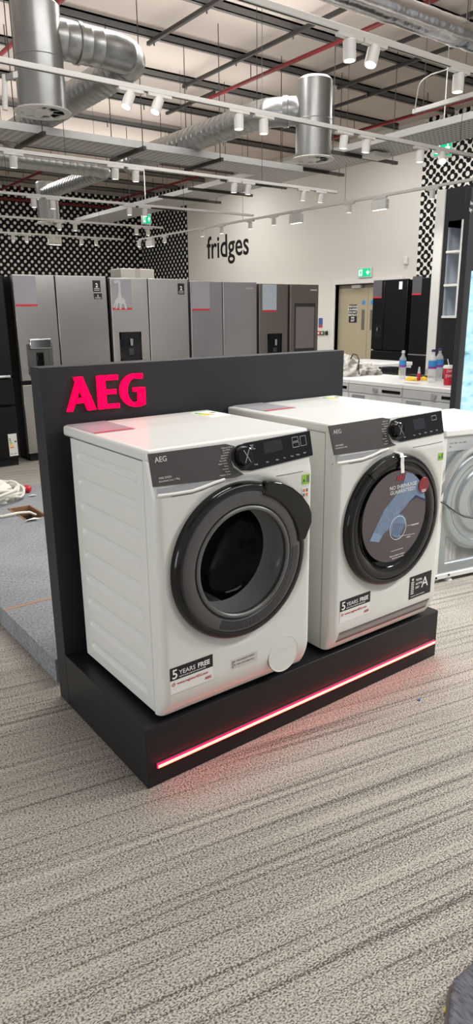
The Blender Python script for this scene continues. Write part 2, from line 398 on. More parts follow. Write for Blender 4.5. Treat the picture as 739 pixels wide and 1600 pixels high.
# ------------------------------------------------------------------ the two front machines
def price_card(x0, x1, y0, y1, z, label):
    t = thing('price_card', ((x0+x1)/2, (y0+y1)/2, z), label, 'card', 'price cards on the front machines')
    MB().box(x0, x1, y0, y1, z, z+.002).build('card_face', card_grey, t)
    MB().box(x0+.002, x1-.002, y0+.002, y0+.016, z+.002, z+.0028).build('red_line', card_red, t, label='red line along the front edge')
def energy_card(x0, x1, y0, y1, z, label):
    t = thing('energy_label', ((x0+x1)/2, (y0+y1)/2, z), label, 'label', 'energy labels on the front machines')
    MB().box(x0, x1, y0, y1, z, z+.0012).build('label_sheet', paper, t)
    b = MB(); h = (y1-y0)
    for i in range(7):
        yy = y0 + h*(.82-.075*i)
        b.box(x0+.006, x0+.02+.006*i, yy-h*.03, yy+h*.03, z+.0012, z+.0016, min(i//2, 3))
    b.box(x1-.03, x1-.008, y0+h*.6, y0+h*.68, z+.0012, z+.0016, 4)
    b.build('rating_bars', [lab_dgreen, lab_green, lab_yellow, lab_orange, ink_blk], t)

Z0, ZT = .2324, 1.0766
def panel_y(z): return -.028 + max(0., z-.94)*.25
def onfront(px, py, off=.0):
    q = P(px, py, y=-.02)
    for _ in range(6): q = P(px, py, y=panel_y(q.z)-off)
    return q

def front_machine(x0, w, dc, R, label, grooves, depth, dryer):
    root = thing('tumble_dryer' if dryer else 'washing_machine', (x0+w/2, .3, HB), label, 'tumble dryer' if dryer else 'washing machine')
    x1 = x0+w
    inset = .009 if grooves else 0.
    cb = MB().box(x0+inset, x0+inset+.012, .032, depth, Z0, 1.0425).box(x1-.012, x1, .032, depth, Z0, 1.0425).box(x0+inset+.012, x1-.012, depth-.012, depth, Z0, 1.0425)
    cb.box(x0+inset+.012, x1-.012, .034, depth-.012, 1.02, 1.0425).build('cabinet', enamel, root)
    if grooves:
        zs = [.988-.0866*i for i in range(9)]
        def gx(y, z):
            d = 9.
            for zg in zs: 
                yy = min(max(y, .088), .468); d = min(d, math.hypot(y-yy, z-zg))
            return (x0 + .0065*(1-ss(.0085, .0175, d)), y, z)
        ys = sorted(set(lsp(.035, .068, 5)+lsp(.068, .11, 14)+lsp(.11, .45, 6)+lsp(.45, .49, 14)+lsp(.49, depth, 4)))
        b = MB().grid(gx, ys, lsp(Z0+.006, 1.0415, 230))
        b.build('side_panel', enamel, root, smooth=60)
    else:
        b = MB()
        for i in range(9): b.box(x0-.0008, x0+.002, .06, depth-.03, Z0+.06+.085*i, Z0+.0612+.085*i)
        b.box(x0-.0008, x0+.002, .11, .1115, Z0+.03, 1.03)
        b.build('side_crease', plastic_w, root)
    MB().box(x0-.001, x1+.001, .004, .585 if grooves else depth, 1.0425 if not grooves else 1.0415, ZT).build('worktop', enamel, root, bevel=.009, seg=3)
    # front fascia as one shaped skin
    cx, cz = dc
    rc = .024
    def fy(x, z):
        y = -.028
        y = panel_y(z)
        for u in (x-x0, x1-x):
            if u < rc: y += (rc-math.sqrt(max(0, rc*rc-(rc-u)**2)))
        if z < .335: y += .034*((.335-z)/.1)**2
        d = math.hypot(x-cx, z-cz)
        y += .012*(1-ss(R-.004, R+.03, d))*ss(.975, .955, z)
        return y
    def ff(x, z): return (x, fy(x, z), z)
    us = sorted(set([x0+rc*(1-math.cos(t)) for t in lsp(0, PI/2, 7)]+[x1-rc*(1-math.cos(t)) for t in lsp(0, PI/2, 7)]+lsp(x0+rc, x1-rc, 70)))
    vs = lsp(Z0, 1.068, 112)
    b = MB().grid(ff, us, vs, keep=lambda x, z: math.hypot(x-cx, z-cz) > R-.03)
    # returns to the cabinet at both sides, top and bottom
    for u, xx in ((us[0], x0), (us[-1], x1)):
        b.grid(lambda y, z: (xx, fy(xx, z)+(.034-fy(xx, z))*y, z), [0., 1.], vs)
    for zz in (Z0, 1.068):
        b.grid(lambda x, t: (x, fy(x, zz)+(.034-fy(x, zz))*t, zz), us, [0., 1.])
    b.build('front_panel', enamel, root, smooth=50, weld=True)
    # feet
    for fx, fyy in ((.06, .08), (w-.06, .08), (.06, depth-.08), (w-.06, depth-.08)):
        MB().lathe([(.0, HB-.2124+.2126), (.026, .2126), (.026, .222), (.018, .224), (.018, .2335), (0, .2335)], (x0+fx, fyy, 0), n=20).build('foot', rubber, root, smooth=40)
    MB().box(x0+.02, x1-.02, .05, depth-.03, .2140+.012, Z0+.001).build('base_tray', rubber, root)
    return root, fy

def plate(root, name, pts, m, th=.0025, off=.0, label=None, bevel=0., parent=None):
    """flat plate on the leaning control fascia from points of the fascia"""
    q = [onfront(*p) for p in pts]
    b = MB(); n = len(q)
    a = [Vector((v.x, panel_y(v.z)-th-off, v.z)) for v in q]; c = [Vector((v.x, panel_y(v.z)+.002, v.z)) for v in q]
    b.add(a+c, [tuple(range(n)), tuple(range(2*n-1, n-1, -1))]+[(i, n+i, n+(i+1) % n, (i+1) % n) for i in range(n)])
    return b.build(name, m, parent or root, bevel=bevel)

def fx_text(b, t, px, py, size, bold=0., off=.0035, align='LEFT', mi=0):
    q = onfront(px, py, off); dzv = Vector((0, .25, 1)).normalized() if q.z > .94 else Vector((0, 0, 1))
    b.text(t, (q.x, panel_y(q.z)-off, q.z), (1, 0, 0), dzv, size, bold, align, mi=mi)

def knob(root, px, py, r=.033):
    q = onfront(px, py, .003); ax = Vector((0, -1, .25)).normalized()
    o = Vector((q.x, panel_y(q.z)-.002, q.z))
    k = MB().lathe([(0, .028), (r*.72, .028), (r*.86, .026), (r*.93, .02), (r, .004), (r, 0), (0, 0)], o, ax, 40).build('dial', gloss_blk, root, smooth=35)
    MB().lathe([(r*1.12, .0), (r*1.12, .004), (r*1.0, .005), (r*1.0, 0)], o, ax, 40, close=True).build('dial_ring', door_blk, k, smooth=35)
    a = Vector((1, 0, 0)); c = ax.cross(a)
    l = MB()
    for t in (math.radians(118), math.radians(62)):
        d = a*math.cos(t)+c*math.sin(t) if c.z > 0 else a*math.cos(t)-c*math.sin(t); n_ = ax.cross(d)
        l.obox(o+ax*.0285, d*r*.66, n_*.0011, ax*.0006)
    l.build('pointer_line', chrome, k)

def label_5y(root, fy, x0, z0, w, name='warranty_sticker'):
    """black over white sticker; x0,z0 top-left corner"""
    yy = fy(x0+w/2, z0-.03)-.0012
    h1, h2 = w*.27, w*.29
    s = MB().box(x0, x0+w, yy, yy+.0015, z0-h1-h2, z0-h1).box(x0, x0+w, yy-.0002, yy+.0013, z0-h1, z0, 1).build(name, [paper, ink_blk], root, label='black and white warranty sticker')
    b = MB(); yl = yy-.0004
    b.text('5', (x0+w*.035, yl, z0-h1*.86), (1,0,0), (0,0,1), h1*1.02, .015)
    b.text('YEARS', (x0+w*.2, yl, z0-h1*.66), (1,0,0), (0,0,1), h1*.5)
    b.text('FREE', (x0+w*.635, yl, z0-h1*.66), (1,0,0), (0,0,1), h1*.52, .025)
    b.text('PARTS AND LABOUR GUARANTEE', (x0+w*.2, yl, z0-h1*.88), (1,0,0), (0,0,1), h1*.15, .0)
    b.build('sticker_lettering', lettering_w, s)
    b = MB()
    b.text('www.registerAEG.com', (x0+w*.15, yl, z0-h1-h2*.38), (1,0,0), (0,0,1), w*.078, .0)
    b.text('AEG', (x0+w*.8, yl, z0-h1-h2*.8), (1,0,0), (0,0,1), w*.085, .02)
    b.lathe([(w*.035, 0), (w*.035, .0005), (w*.022, .0005), (w*.022, 0)], (x0+w*.07, yl, z0-h1-h2*.3), (0,-1,0), 16, close=True)
    b.build('sticker_web_address', ink_red, s)
    return s

def small_green(root, fy, x0, x1, z0, z1, second=False):
    yy = fy((x0+x1)/2, z0)-.001
    s = MB().box(x0, x1, yy, yy+.0015, z0, z1).build('energy_sticker', lab_green, root)
    b = MB(); xm = x0+(x1-x0)*.58
    b.box(xm, x1-.002, yy-.0004, yy, z0+.006, z1-.004, 0)
    b.text('A', (x0+.004, yy-.0006, z0+.008), (1,0,0), (0,0,1), .014, .02, mi=1)
    b.build('sticker_print', [ink_gry, lab_dgreen], s)
    if second:
        MB().box(x0, x1-.001, yy, yy+.0015, z0-.045, z0-.012).build('recycling_sticker', paper, root)
        c = MB()
        for i in range(2):
            for j in range(2): c.box(x0+.004+.013*i, x0+.013+.013*i, yy-.0004, yy, z0-.041+.015*j, z0-.031+.015*j, (i+j) % 2)
        c.build('recycling_print', [ink_gry, lab_orange], root)

# --- washing machine
WX = .0566
wm, wfy = front_machine(WX, .6, (.357, .692), .256, 'white front-loading washing machine with open-view glass door, left on the plinth', True, .528, False)
plate(wm, 'detergent_drawer', [(231,709.5),(352,693.5),(366,697),(362,708),(361,722),(364,730),(380,741),(366,746),(239,761)], anthr, .003)
plate(wm, 'control_panel', [(370,697),(382,692),(482.5,673),(487.5,711),(392,735),(376,735),(366,727),(362,715),(364,703)], gloss_blk, .0045)
plate(wm, 'drawer_handle', [(246,764),(330,749.5),(345,745),(332,752),(302,763.5),(246,773)], silver, .0015)
def swoosh(root, pts, r=.004):
    q = [onfront(*p) for p in pts]
    MB().tube([(v.x, panel_y(v.z)-.002, v.z) for v in q], r, 8).build('drawer_lip', plastic_w, root, smooth=60, label='bright curved lip under the drawer')
swoosh(wm, [(246,775),(270,772),(300,767),(318,761),(335,754),(350,749)], .005)
def seamline(root, pts, fy):
    q = [onfront(*p) for p in pts]
    MB().tube([(v.x, fy(v.x, v.z)-.0002, v.z) for v in q], .0011, 6).build('panel_seam', seam, root)
seamline(wm, [(246,778.5),(272,775.5),(300,771),(318,765),(336,757.5),(352,752)], wfy)
seamline(wm, [(432,744),(450,741),(470,737),(487,733.5)], wfy)
knob(wm, 378, 714, .0335)
plate(wm, 'display_screen', [(409,691),(437,685.5),(441,702),(412,709)], mat('lcd_dark', (38, 40, 44), .25), .0008, .0042)
b = MB()
fx_text(b, 'AEG', 242, 723, .021, .012, .0035)
fx_text(b, '9000 SERIES', 248, 749.5, .0085, .0, .0035)
fx_text(b, 'AbsoluteCare 1-9kg', 248, 754.5, .0085, .0, .0035)
b.build('brand_lettering', lettering, wm); b = MB()
for i, t in enumerate(('MixLoad 69min', 'Eco 40-60', 'Cottons', 'Synthetics', 'Delicates', 'Wool/Silk', 'Rapid 14min', 'Rinse', 'Outdoor', 'Duvet', 'Machine Clean')):
    fx_text(b, t, 354-abs(i-5)*-1.3+(3 if i == 0 else 0), 699+i*4.25, .0066, .0, .0036, 'RIGHT')
b.build('programme_list', lettering, wm, label='pale programme list beside the dial'); b = MB()
for i, t in enumerate(('Steam', 'Eco', 'Time')): fx_text(b, t, 390+i*2, 697+i*3.1-i*.4, .006, 0, .006)
for i, (x, y) in enumerate(((397,727),(416,723),(431,719.5),(443,716.5),(454,714),(463,711.5),(474,708.5))):
    fx_text(b, ('Temp.','Spin','Stain','Pre','Time','Delay','Start')[i], x, y, .0062, 0, .006)
def outline(b, pts, off=.0055, wd=.0006):
    q = [onfront(*p) for p in pts]; q = [Vector((v.x, panel_y(v.z)-off, v.z)) for v in q]
    for i in range(len(q)): b.tube([q[i], q[(i+1) % len(q)]], wd, 5)
outline(b, [(454,683.5),(463,681.8),(464,688),(455,690)]); outline(b, [(455,692),(465,690),(466,697),(456,699)]); outline(b, [(466.5,681.5),(475,680),(477,694.5),(468.5,696.5)])
b.build('button_lettering', lettering, wm)
def machine_door(root, cx, cz, R, handle_pts=None):
    y0 = -.016
    O = (cx, 0, cz); AX = (0, -1, 0)
    rim = MB().lathe([(R-.034, -y0-.02), (R-.002, -y0-.012), (R, -y0+.004), (R-.002, -y0+.018), (R-.008, -y0+.027), (R-.018, -y0+.031), (R-.026, -y0+.029), (R-.03, -y0+.02)], O, AX, 96, close=True)
    return rim.build('door_rim', door_blk, root, smooth=40)
DCX, DCZ, DR = .357, .692, .256
rim = machine_door(wm, DCX, DCZ, DR)
O = (DCX, 0, DCZ)
MB().lathe([(.229, .043), (.222, .046), (.20, .047), (.188, .045), (.182, .038), (.182, .02), (.229, .02)], O, (0,-1,0), 96, close=True).build('smoked_ring', smoke, wm, smooth=35)
# fine radial ribs on the lower right of the ring
rb = MB()
for i in range(70):
    a = math.radians(-118+i*1.75)
    d = Vector((math.cos(a), 0, math.sin(a))); t = Vector((-math.sin(a), 0, math.cos(a)))
    c = Vector(O)+d*.206+Vector((0, -.0468, 0))
    rb.obox(c, d*.0135, t*.0011, Vector((0, .0012, 0)))
rb.build('ring_ribs', knurl, wm)
MB().lathe([(.182, .045), (.178, .049), (.172, .049), (.168, .044), (.168, .03), (.182, .03)], O, (0,-1,0), 96, close=True).build('glass_rim', mat('glass_rim_grey', (112, 114, 114), .38, metal=.5), wm, smooth=35)
glass = mat('dark_door_glass', (8, 8, 9), .05, var=.0); glass.node_tree.nodes['Principled BSDF'].inputs['Alpha'].default_value = .28
MB().lathe([(.168, .043), (.162, .036), (.15, .012), (.138, -.03), (.12, -.055), (.0, -.062)], O, (0,-1,0), 72).build('door_glass', glass, wm, smooth=60)
drum_m = mat('drum_steel', (84, 82, 80), .3, metal=.85, var=.1)
gask = mat('gasket_grey', (176, 178, 178), .6)
MB().lathe([(.182, .03), (.186, -.01), (.18, -.05), (.165, -.07)], O, (0,-1,0), 72).build('door_gasket', gask, wm, smooth=50)
dm = MB().lathe([(.165, -.07), (.235, -.1), (.235, -.36), (.08, -.40), (.0, -.40)], O, (0,-1,0), 72)
drum = dm.build('drum', drum_m, wm, smooth=50)
hl = MB()
for k in range(26):
    for j in range(5):
        a = 2*PI*(k+.5*(j % 2))/26; d = Vector((math.cos(a), 0, math.sin(a)))
        c = Vector(O)+d*.2335+Vector((0, .13+j*.045, 0))
        hl.lathe([(0, .001), (.006, .001), (.006, 0)], c, -d, 8)
hl.build('drum_holes', rubber, drum)
for k in range(3):
    a = 2*PI*k/3+.6; d = Vector((math.cos(a), 0, math.sin(a))); t = Vector((-math.sin(a), 0, math.cos(a)))
    MB().obox(Vector(O)+d*.212+Vector((0, .22, 0)), d*.02, t*.014, Vector((0, .1, 0))).build('drum_paddle', gask, drum, bevel=.01)
# wing handle top right
hp = [(math.radians(a), r) for a, r in ((72, .262), (66, .268), (58, .276), (48, .284), (38, .292), (28, .297), (22, .296), (16, .286), (10, .262), (6, .25))]
pol = [(DCX+r*math.cos(a), DCZ+r*math.sin(a)) for a, r in hp] + [(DCX+.219*math.cos(math.radians(a)), DCZ+.219*math.sin(math.radians(a))) for a in (6, 16, 28, 40, 52, 62, 72)]
MB().prism(pol, lambda a, b: (a, -.052, b), (0, .026, 0)).build('door_handle', gloss_blk, wm, bevel=.006, seg=3, label='glossy black wing-shaped handle')
# round filter flap
c = P(440, 1020, y=-.02)
MB().lathe([(.066, .0), (.066, .0018), (.0645, .0022), (.063, .0008), (.0, .0008), (.0, 0)], (c.x+.001, wfy(c.x, .32)+.0005, c.z), (0,-1,0), 56).build('filter_flap', enamel, wm, smooth=30)
MB().lathe([(.0675, -.002), (.0675, .0012), (.0662, .0012), (.0662, -.002)], (c.x+.001, wfy(c.x, .32)+.0005, c.z), (0,-1,0), 56, close=True).build('flap_groove', mat('groove_grey', (150, 148, 146), .6), wm)
label_5y(wm, wfy, .0795, .4085, .157)
q = P(361, 1038, y=-.025)
nb = MB().box(q.x, q.x+.105, -.0292, -.0275, q.z-.016, q.z+.018); nbo = nb.build('notice_sticker', mat('grey_sticker', (205, 202, 200), .5), wm)
b = MB(); b.text('Wi-Fi READY WITH', (q.x+.02, -.0294, q.z+.005), (1,0,0), (0,0,1), .0085); b.text('steam care programme', (q.x+.02, -.0294, q.z-.007), (1,0,0), (0,0,1), .0075)
b.box(q.x+.003, q.x+.014, -.0297, -.0292, q.z+.006, q.z+.010).box(q.x+.003, q.x+.006, -.0297, -.0292, q.z-.014, q.z+.008).box(q.x+.010, q.x+.014, -.0297, -.0292, q.z-.008, q.z+.000)
b.build('notice_print', ink_gry, nbo)
small_green(wm, wfy, .604, .637, .9, .932, True)
price_card(.066, .209, .35, .575, ZT, 'grey price card with red edge lying on the washing machine, top left')
energy_card(.545, .635, .40, .545, ZT, 'white energy label with coloured bars on the washing machine top')

# --- dryer
DX = .7645
td, tfy = front_machine(DX, .596, (1.064, .69), .252, 'white tumble dryer with black door and hanging promotional disc, right on the plinth', False, .60, True)
plate(td, 'control_fascia', [(513,665.5),(597,652.5),(609,654.5),(606,666),(606,680),(611,691),(618,695),(604,699),(522,711)], anthr, .003)
plate(td, 'control_panel', [(611,657),(622,653),(688,641.5),(692,676),(625,690),(613,687),(608,677),(608,664)], gloss_blk, .0045)
plate(td, 'fascia_strip', [(526,713.5),(585,704),(597,700),(588,706),(570,714),(526,722)], silver, .0015)
swoosh(td, [(526,724),(545,721),(565,717.5),(580,712),(595,705),(606,701)], .005)
seamline(td, [(526,727.5),(546,724.5),(566,721),(582,715.5),(597,708)], tfy)
seamline(td, [(645,699),(660,696.5),(675,693.5),(691,690)], tfy)
knob(td, 617.5, 673, .031)
plate(td, 'display_screen', [(643,656),(660,653),(664,668),(646,672)], mat('lcd_dark_blue', (36, 40, 50), .25), .0008, .0042)
b = MB()
fx_text(b, 'AEG', 521, 678.5, .02, .0, .0035)
fx_text(b, '9000 SERIES', 524, 698, .0075, 0, .0035); fx_text(b, 'AbsoluteCare 9kg', 524, 702, .0075, 0, .0035)
b.build('brand_lettering', lettering, td); b = MB()
for i, t in enumerate(('MixDry XL', 'Cottons Eco', 'Cottons', 'Synthetics', 'Delicates', 'Wool', 'Silk', 'Outdoor', 'Duvet', 'Hygiene')):
    fx_text(b, t, 606-(2 if 2 < i < 8 else 0), 658.5+i*3.9, .0062, 0, .0036, 'RIGHT')
b.build('programme_list', lettering, td, label='pale programme list beside the dial'); b = MB()
for i, (x, y) in enumerate(((631,684),(646,681),(654,679),(663,677),(672,675),(681,673))): fx_text(b, ('Dry','Iron','Time','Wool','Delay','Start')[i], x, y, .0058, 0, .006)
outline(b, [(672,650),(679,648.6),(680,655),(673,656.5)])
b.build('button_lettering', lettering, td)
TCX, TCZ, TR = 1.064, .69, .252
machine_door(td, TCX, TCZ, TR)
O2 = (TCX, 0, TCZ)
MB().lathe([(TR-.028, .042), (TR-.036, .045), (.19, .043), (.178, .034), (.17, .02), (TR-.03, .02)], O2, (0,-1,0), 96, close=True).build('door_ring', door_blk, td, smooth=35)
rb = MB()
for i in range(66):
    a = math.radians(-78+i*1.7) if i < 48 else math.radians(165+(i-48)*1.7)
    d = Vector((math.cos(a), 0, math.sin(a))); t = Vector((-math.sin(a), 0, math.cos(a)))
    rb.obox(Vector(O2)+d*.205+Vector((0, -.0438, 0)), d*.011, t*.001, Vector((0, .001, 0)))
rb.build('ring_ribs', mat('ring_rib_black', (40, 40, 43), .35), td)
MB().lathe([(.178, .036), (.16, .03), (.12, .018), (.0, .012)], O2, (0,-1,0), 64).build('door_window', gloss_blk, td, smooth=50)
gp = MB().lathe([(.0, .0), (.02, 0)], O2, n=3) if False else MB()
hb = [(math.radians(a), TR+.004) for a in (128, 118, 108, 98)] + [(math.radians(a), TR-.03) for a in (98, 108, 118, 128)]
MB().prism([(TCX+r*math.cos(a), TCZ+r*math.sin(a)) for a, r in hb], lambda a, b: (a, -.05, b), (0, .02, 0)).build('door_grip', gloss_blk, td, bevel=.004)
# intake grille along the foot
gr = MB(); q0, q1 = P(526, 1000, y=-.015), P(662, 946, y=-.015)
n = 74
for i in range(n):
    x = DX+.04+(.596-.085)*i/(n-1)
    z0_, z1_ = .262, .306
    y0_, y1_ = tfy(x, z0_), tfy(x, z1_)
    gr.obox(((x, (y0_+y1_)/2-.0005, (z0_+z1_)/2)), (.0019, 0, 0), (0, .0012, 0), (.004*.5, (y1_-y0_)/2, (z1_-z0_)/2))
gr.build('intake_grille', mat('grille_slot_grey', (96, 92, 92), .7), td)
label_5y(td, tfy, .800, .434, .158)
q = P(640, 905, y=-.03)
gx0, gx1, gz0, gz1 = 1.185, 1.318, .336, .431
yy = -.0295
s = MB().box(gx0, gx1, yy, yy+.002, gz0, gz1).build('rating_sticker', ink_blk, td, label='black sticker with a large letter A')
b = MB()
b.text('A', (gx0+.072, yy-.0004, gz0+.035), (1,0,0), (0,0,1), .062, .0)
for i, t in enumerate(('TOTAL', 'ACTIVE', 'DRY')): b.text(t, (gx0+.036, yy-.0004, gz1-.025-.016*i), (1,0,0), (0,0,1), .012, .02)
for i in range(7): b.box(gx0+.009, gx0+.026, yy-.0006, yy, gz0+.02+.008*i, gz0+.0235+.008*i)
b.box(gx0+.013, gx0+.022, yy-.0006, yy, gz0+.077, gz0+.086)
b.text('energy class shown on the label', (gx0+.009, yy-.0004, gz0+.008), (1,0,0), (0,0,1), .0065)
b.build('sticker_lettering', lettering_w, s)
small_green(td, tfy, 1.306, 1.338, .884, .913)
price_card(.79, .94, .385, .598, ZT, 'grey price card with red edge lying on the tumble dryer, back left')
energy_card(1.235, 1.325, .44, .575, ZT, 'white energy label with coloured bars on the tumble dryer top')

# promotional disc hanging on the dryer door
PY = -.056
pc = (1.0415, .7145)
PR = .173
pd = thing('promotional_disc', (pc[0], PY, pc[1]-PR), 'round grey card with blue woollen sleeve hanging over the dryer door', 'promotional card')
grad = mat('disc_print_grey', (88, 80, 84), .35, var=.25, vs=7)
MB().prism(circ(*pc, PR, 64), lambda a, b: (a, PY, b), (0, .002, 0)).build('disc', grad, pd)
DP = lambda x, y: (lambda q: (q.x, q.z))(P(530+x/4.347, 700+y/4.347, y=PY))
def on_disc(pts, dy): return pts, (lambda x, y: (*DP(x, y)[:1], PY-dy, DP(x, y)[1]))
def dpoly(pts, m, name, dy=.0006, parent=None):
    # keep every point inside the disc
    qq = []
    for p in pts:
        x, z = DP(*p); v = Vector((x-pc[0], z-pc[1]))
        if v.length > PR*.995: v *= PR*.995/v.length
        qq.append((pc[0]+v.x, pc[1]+v.y))
    return MB().prism(qq, lambda a, b: (a, PY-dy, b), (0, dy*.95, 0)).build(name, m, parent or pd)
knit = mat('knit_blue', (122, 141, 168), .7, var=.32, vs=46)
sl = dpoly([(455,165),(500,170),(545,200),(575,240),(584,290),(583,352),(545,335),(520,320),(470,370),(425,425),(385,470),(340,545),(295,590),(268,640),(205,632),(232,575),(270,495),(305,420),(365,345),(410,285),(440,225)], knit, 'printed_sleeve', .0006)
dpoly([(205,632),(232,575),(245,580),(262,580),(290,600),(268,640)], mat('knit_cuff', (136, 158, 186), .7, var=.2, vs=60), 'printed_cuff', .0009)
dpoly([(520,318),(480,358),(470,372),(500,350),(530,335),(583,358),(583,346),(545,330)], mat('knit_fold', (44, 62, 96), .7), 'printed_fold', .0009)
ic = DP(397, 542); ir = .044
MB().lathe([(ir+.0018, 0), (ir+.0018, .0012), (ir, .0012), (ir, 0)], (ic[0], PY-.0003, ic[1]), (0,-1,0), 40, close=True).build('inset_ring', lettering_w, pd)
dpoly([(345,500),(365,462),(395,448),(430,452),(452,480),(446,520),(420,580),(400,612),(365,600),(340,580),(342,530)], knit, 'printed_cuff_closeup', .0012)
b = MB()
for i in range(6):
    x = 358+i*13
    a, c2 = DP(x+14, 510), DP(x-2, 590); b.tube([(a[0], PY-.0014, a[1]), (c2[0], PY-.0014, c2[1])], .0008, 5)
b.build('printed_ribs', mat('rib_shadow', (52, 72, 108), .8), pd)
b = MB()
for (x0_, y0_, x1_, y1_) in ((460,528,540,508), (405,600,512,580), (350,704,432,678)):
    a, c2 = DP(x0_, y0_), DP(x1_, y1_); b.tube([(a[0], PY-.0008, a[1]), (c2[0], PY-.0008, c2[1])], .0006, 5)
def dtext(t, x, y, size, bold=0., mi=0): q = DP(x, y); b.text(t, (q[0], PY-.001, q[1]), (1,0,0), (0,0,1), size, bold, mi=mi)
dtext('NO SHRINKAGE', 340, 290, .0205, .0); dtext('GUARANTEED!', 343, 322, .0205, .0)
dtext('Long sleeve', 490, 528, .0085); dtext('before', 455, 610, .0085)
dtext('Sensors detect moisture', 340, 745, .0085); dtext('levels for even care', 355, 757, .0085)
b.build('disc_lettering', lettering_w, pd)
b = MB(); dtext('AEG', 386, 224, .026, .006); b.build('disc_brand', mat('disc_red', (205, 40, 52), .5), pd)
sp_ = MB(); path = [(-.018, TR+.006), (-.046, TR+.004), (-.0535, TR-.008), (-.0535, TR-.03), (-.0585, pc[1]+PR-.012-TCZ)]
xs_ = TCX+.004
for (ya_, za_), (yb_, zb_) in zip(path[:-1], path[1:]):
    sp_.add([(xs_-.009, ya_, TCZ+za_), (xs_+.009, ya_, TCZ+za_), (xs_+.009, yb_, TCZ+zb_), (xs_-.009, yb_, TCZ+zb_)], [(0, 1, 2, 3)])
so = sp_.build('hanging_strap', paper, pd, label='white strap over the top of the door', weld=True)
so.modifiers.new('thickness', 'SOLIDIFY').thickness = .0012
bc = DP(566, 254)
bd = MB().lathe([(.0, .004), (.028, .004), (.0295, .003), (.0295, 0), (0, 0)], (bc[0]+.003, PY-.001, bc[1]+.002), (0,-1,0), 36).build('red_badge', mat('badge_red', (140, 40, 50), .4), pd)
b = MB()
for i in range(2): b.box(bc[0]-.01, bc[0]+.014, PY-.0058, PY-.0048, bc[1]-.017-.006*i, bc[1]-.0145-.006*i)
b.build('badge_lines', lettering_w, bd)

# ------------------------------------------------------------------ fridges in the middle row
FY = 5.08
def fridge(x0, x1, zt, split, body, label, lower=.78, dispenser=None, card=None, extras=None, depth=.72, y=FY, gap=.006, dark=None):
    t = thing('fridge_freezer', ((x0+x1)/2, y+depth/2, 0), label, 'fridge', 'fridges in the middle of the shop')
    MB().box(x0+.005, x1-.005, y+.06, y+depth, .03, zt-.012).build('cabinet', fr_side, t, bevel=.004)
    MB().box(x0+.02, x1-.02, y+.03, y+.09, .0, .075).build('kick_plate', rubber, t)
    spans = [(x0, split-gap), (split+gap, x1)]
    for a, c in spans:
        MB().box(a, c, y, y+.055, (lower+.02 if lower else .08), zt).build('door', body, t, bevel=.006)
        if lower: MB().box(a, c, y, y+.055, .08, lower-.02).build('freezer_door', body, t, bevel=.006)
    MB().box(split-gap, split+gap, y+.03, y+.058, .08, zt-.005).build('door_gap', rubber, t)
    if card:
        cx0, cx1, cz0, cz1 = card
        c = MB().box(cx0, cx1, y-.002, y, cz0, cz1).build('info_card', card_grey if not dark else dark, t, label='grey information card with red line')
        MB().box(cx0, cx1, y-.003, y-.0019, cz0, cz0+.02).build('red_line', card_red, c)
    if dispenser:
        a, c, z0, z1 = dispenser
        f = MB(); f.box(a, c, y-.004, y+.002, z0, z0+.02).box(a, c, y-.004, y+.002, z1-.07, z1).box(a, a+.015, y-.004, y+.002, z0, z1).box(c-.015, c, y-.004, y+.002, z0, z1)
        f.box(a, c, y-.0012, y+.002, z0, z1)
        d = f.build('dispenser', gloss_blk, t)
        MB().lathe([(0, 0), (.02, 0), (.016, -.07), (0, -.07)], ((a+c)/2, y-.02, z1-.07), n=14).build('dispenser_nozzle', chrome, d, smooth=40)
        MB().box((a+c)/2-.03, (a+c)/2+.03, y-.01, y-.003, z0+.06, z1-.17).build('dispenser_paddle', mat('paddle_grey', (62, 62, 64), .4), d, bevel=.004)
    return t
def badge(t, x0, x1, z0, z1, txt, y=FY, m=ink_blk):
    s = MB().box(x0, x1, y-.002, y, z0, z1).build('door_sticker', m, t)
    b = MB(); b.text(txt, ((x0+x1)/2, y-.0024, z0+(z1-z0)*.4), (1,0,0), (0,0,1), (z1-z0)*.5, .03, 'CENTER')
    b.box(x0+.012, x1-.012, y-.0026, y-.002, z0+(z1-z0)*.26, z0+(z1-z0)*.3).box(x0+.012, x1-.012, y-.0026, y-.002, z0+(z1-z0)*.12, z0+(z1-z0)*.16)
    b.build('sticker_print', lettering_w, s)

f1 = fridge(1.523, 2.497, 1.806, 1.945, steel, 'stainless french door fridge with a silver-topped water dispenser, widest and leftmost steel one', .79, None, (1.53, 1.75, 1.515, 1.795))
db = MB(); db.box(1.60, 1.64, FY-.006, FY+.002, .88, 1.16).box(1.82, 1.86, FY-.006, FY+.002, .88, 1.16).box(1.64, 1.82, FY-.002, FY+.002, .88, 1.16).box(1.60, 1.86, FY-.006, FY+.002, .86, .89)
d = db.build('dispenser', mat('dispenser_grey', (92, 92, 90), .35, metal=.3), f1)
MB().prism([(1.625, 1.113), (1.845, 1.113), (1.845, 1.21), (1.625, 1.21)], lambda a, b: (a, FY-.035, b), (0, .04, 0)).build('dispenser_cap', chrome, d, bevel=.01, label='bright silver dispenser top')
MB().box(1.69, 1.76, FY-.022, FY-.002, .93, 1.08).build('dispenser_paddle', gloss_blk, d, bevel=.006)
badge(f1, 2.345, 2.43, 1.655, 1.765, '2'); badge(f1, 2.35, 2.44, 1.585, 1.64, '5')
f2 = fridge(2.54, 3.493, 1.795, 2.985, steel_lt, 'stainless side by side fridge with pale giraffe figure on its card and black dispenser', None, (2.615, 2.875, .95, 1.25), (2.552, 2.782, 1.476, 1.778))
badge(f2, 3.36, 3.445, 1.635, 1.75, '2')
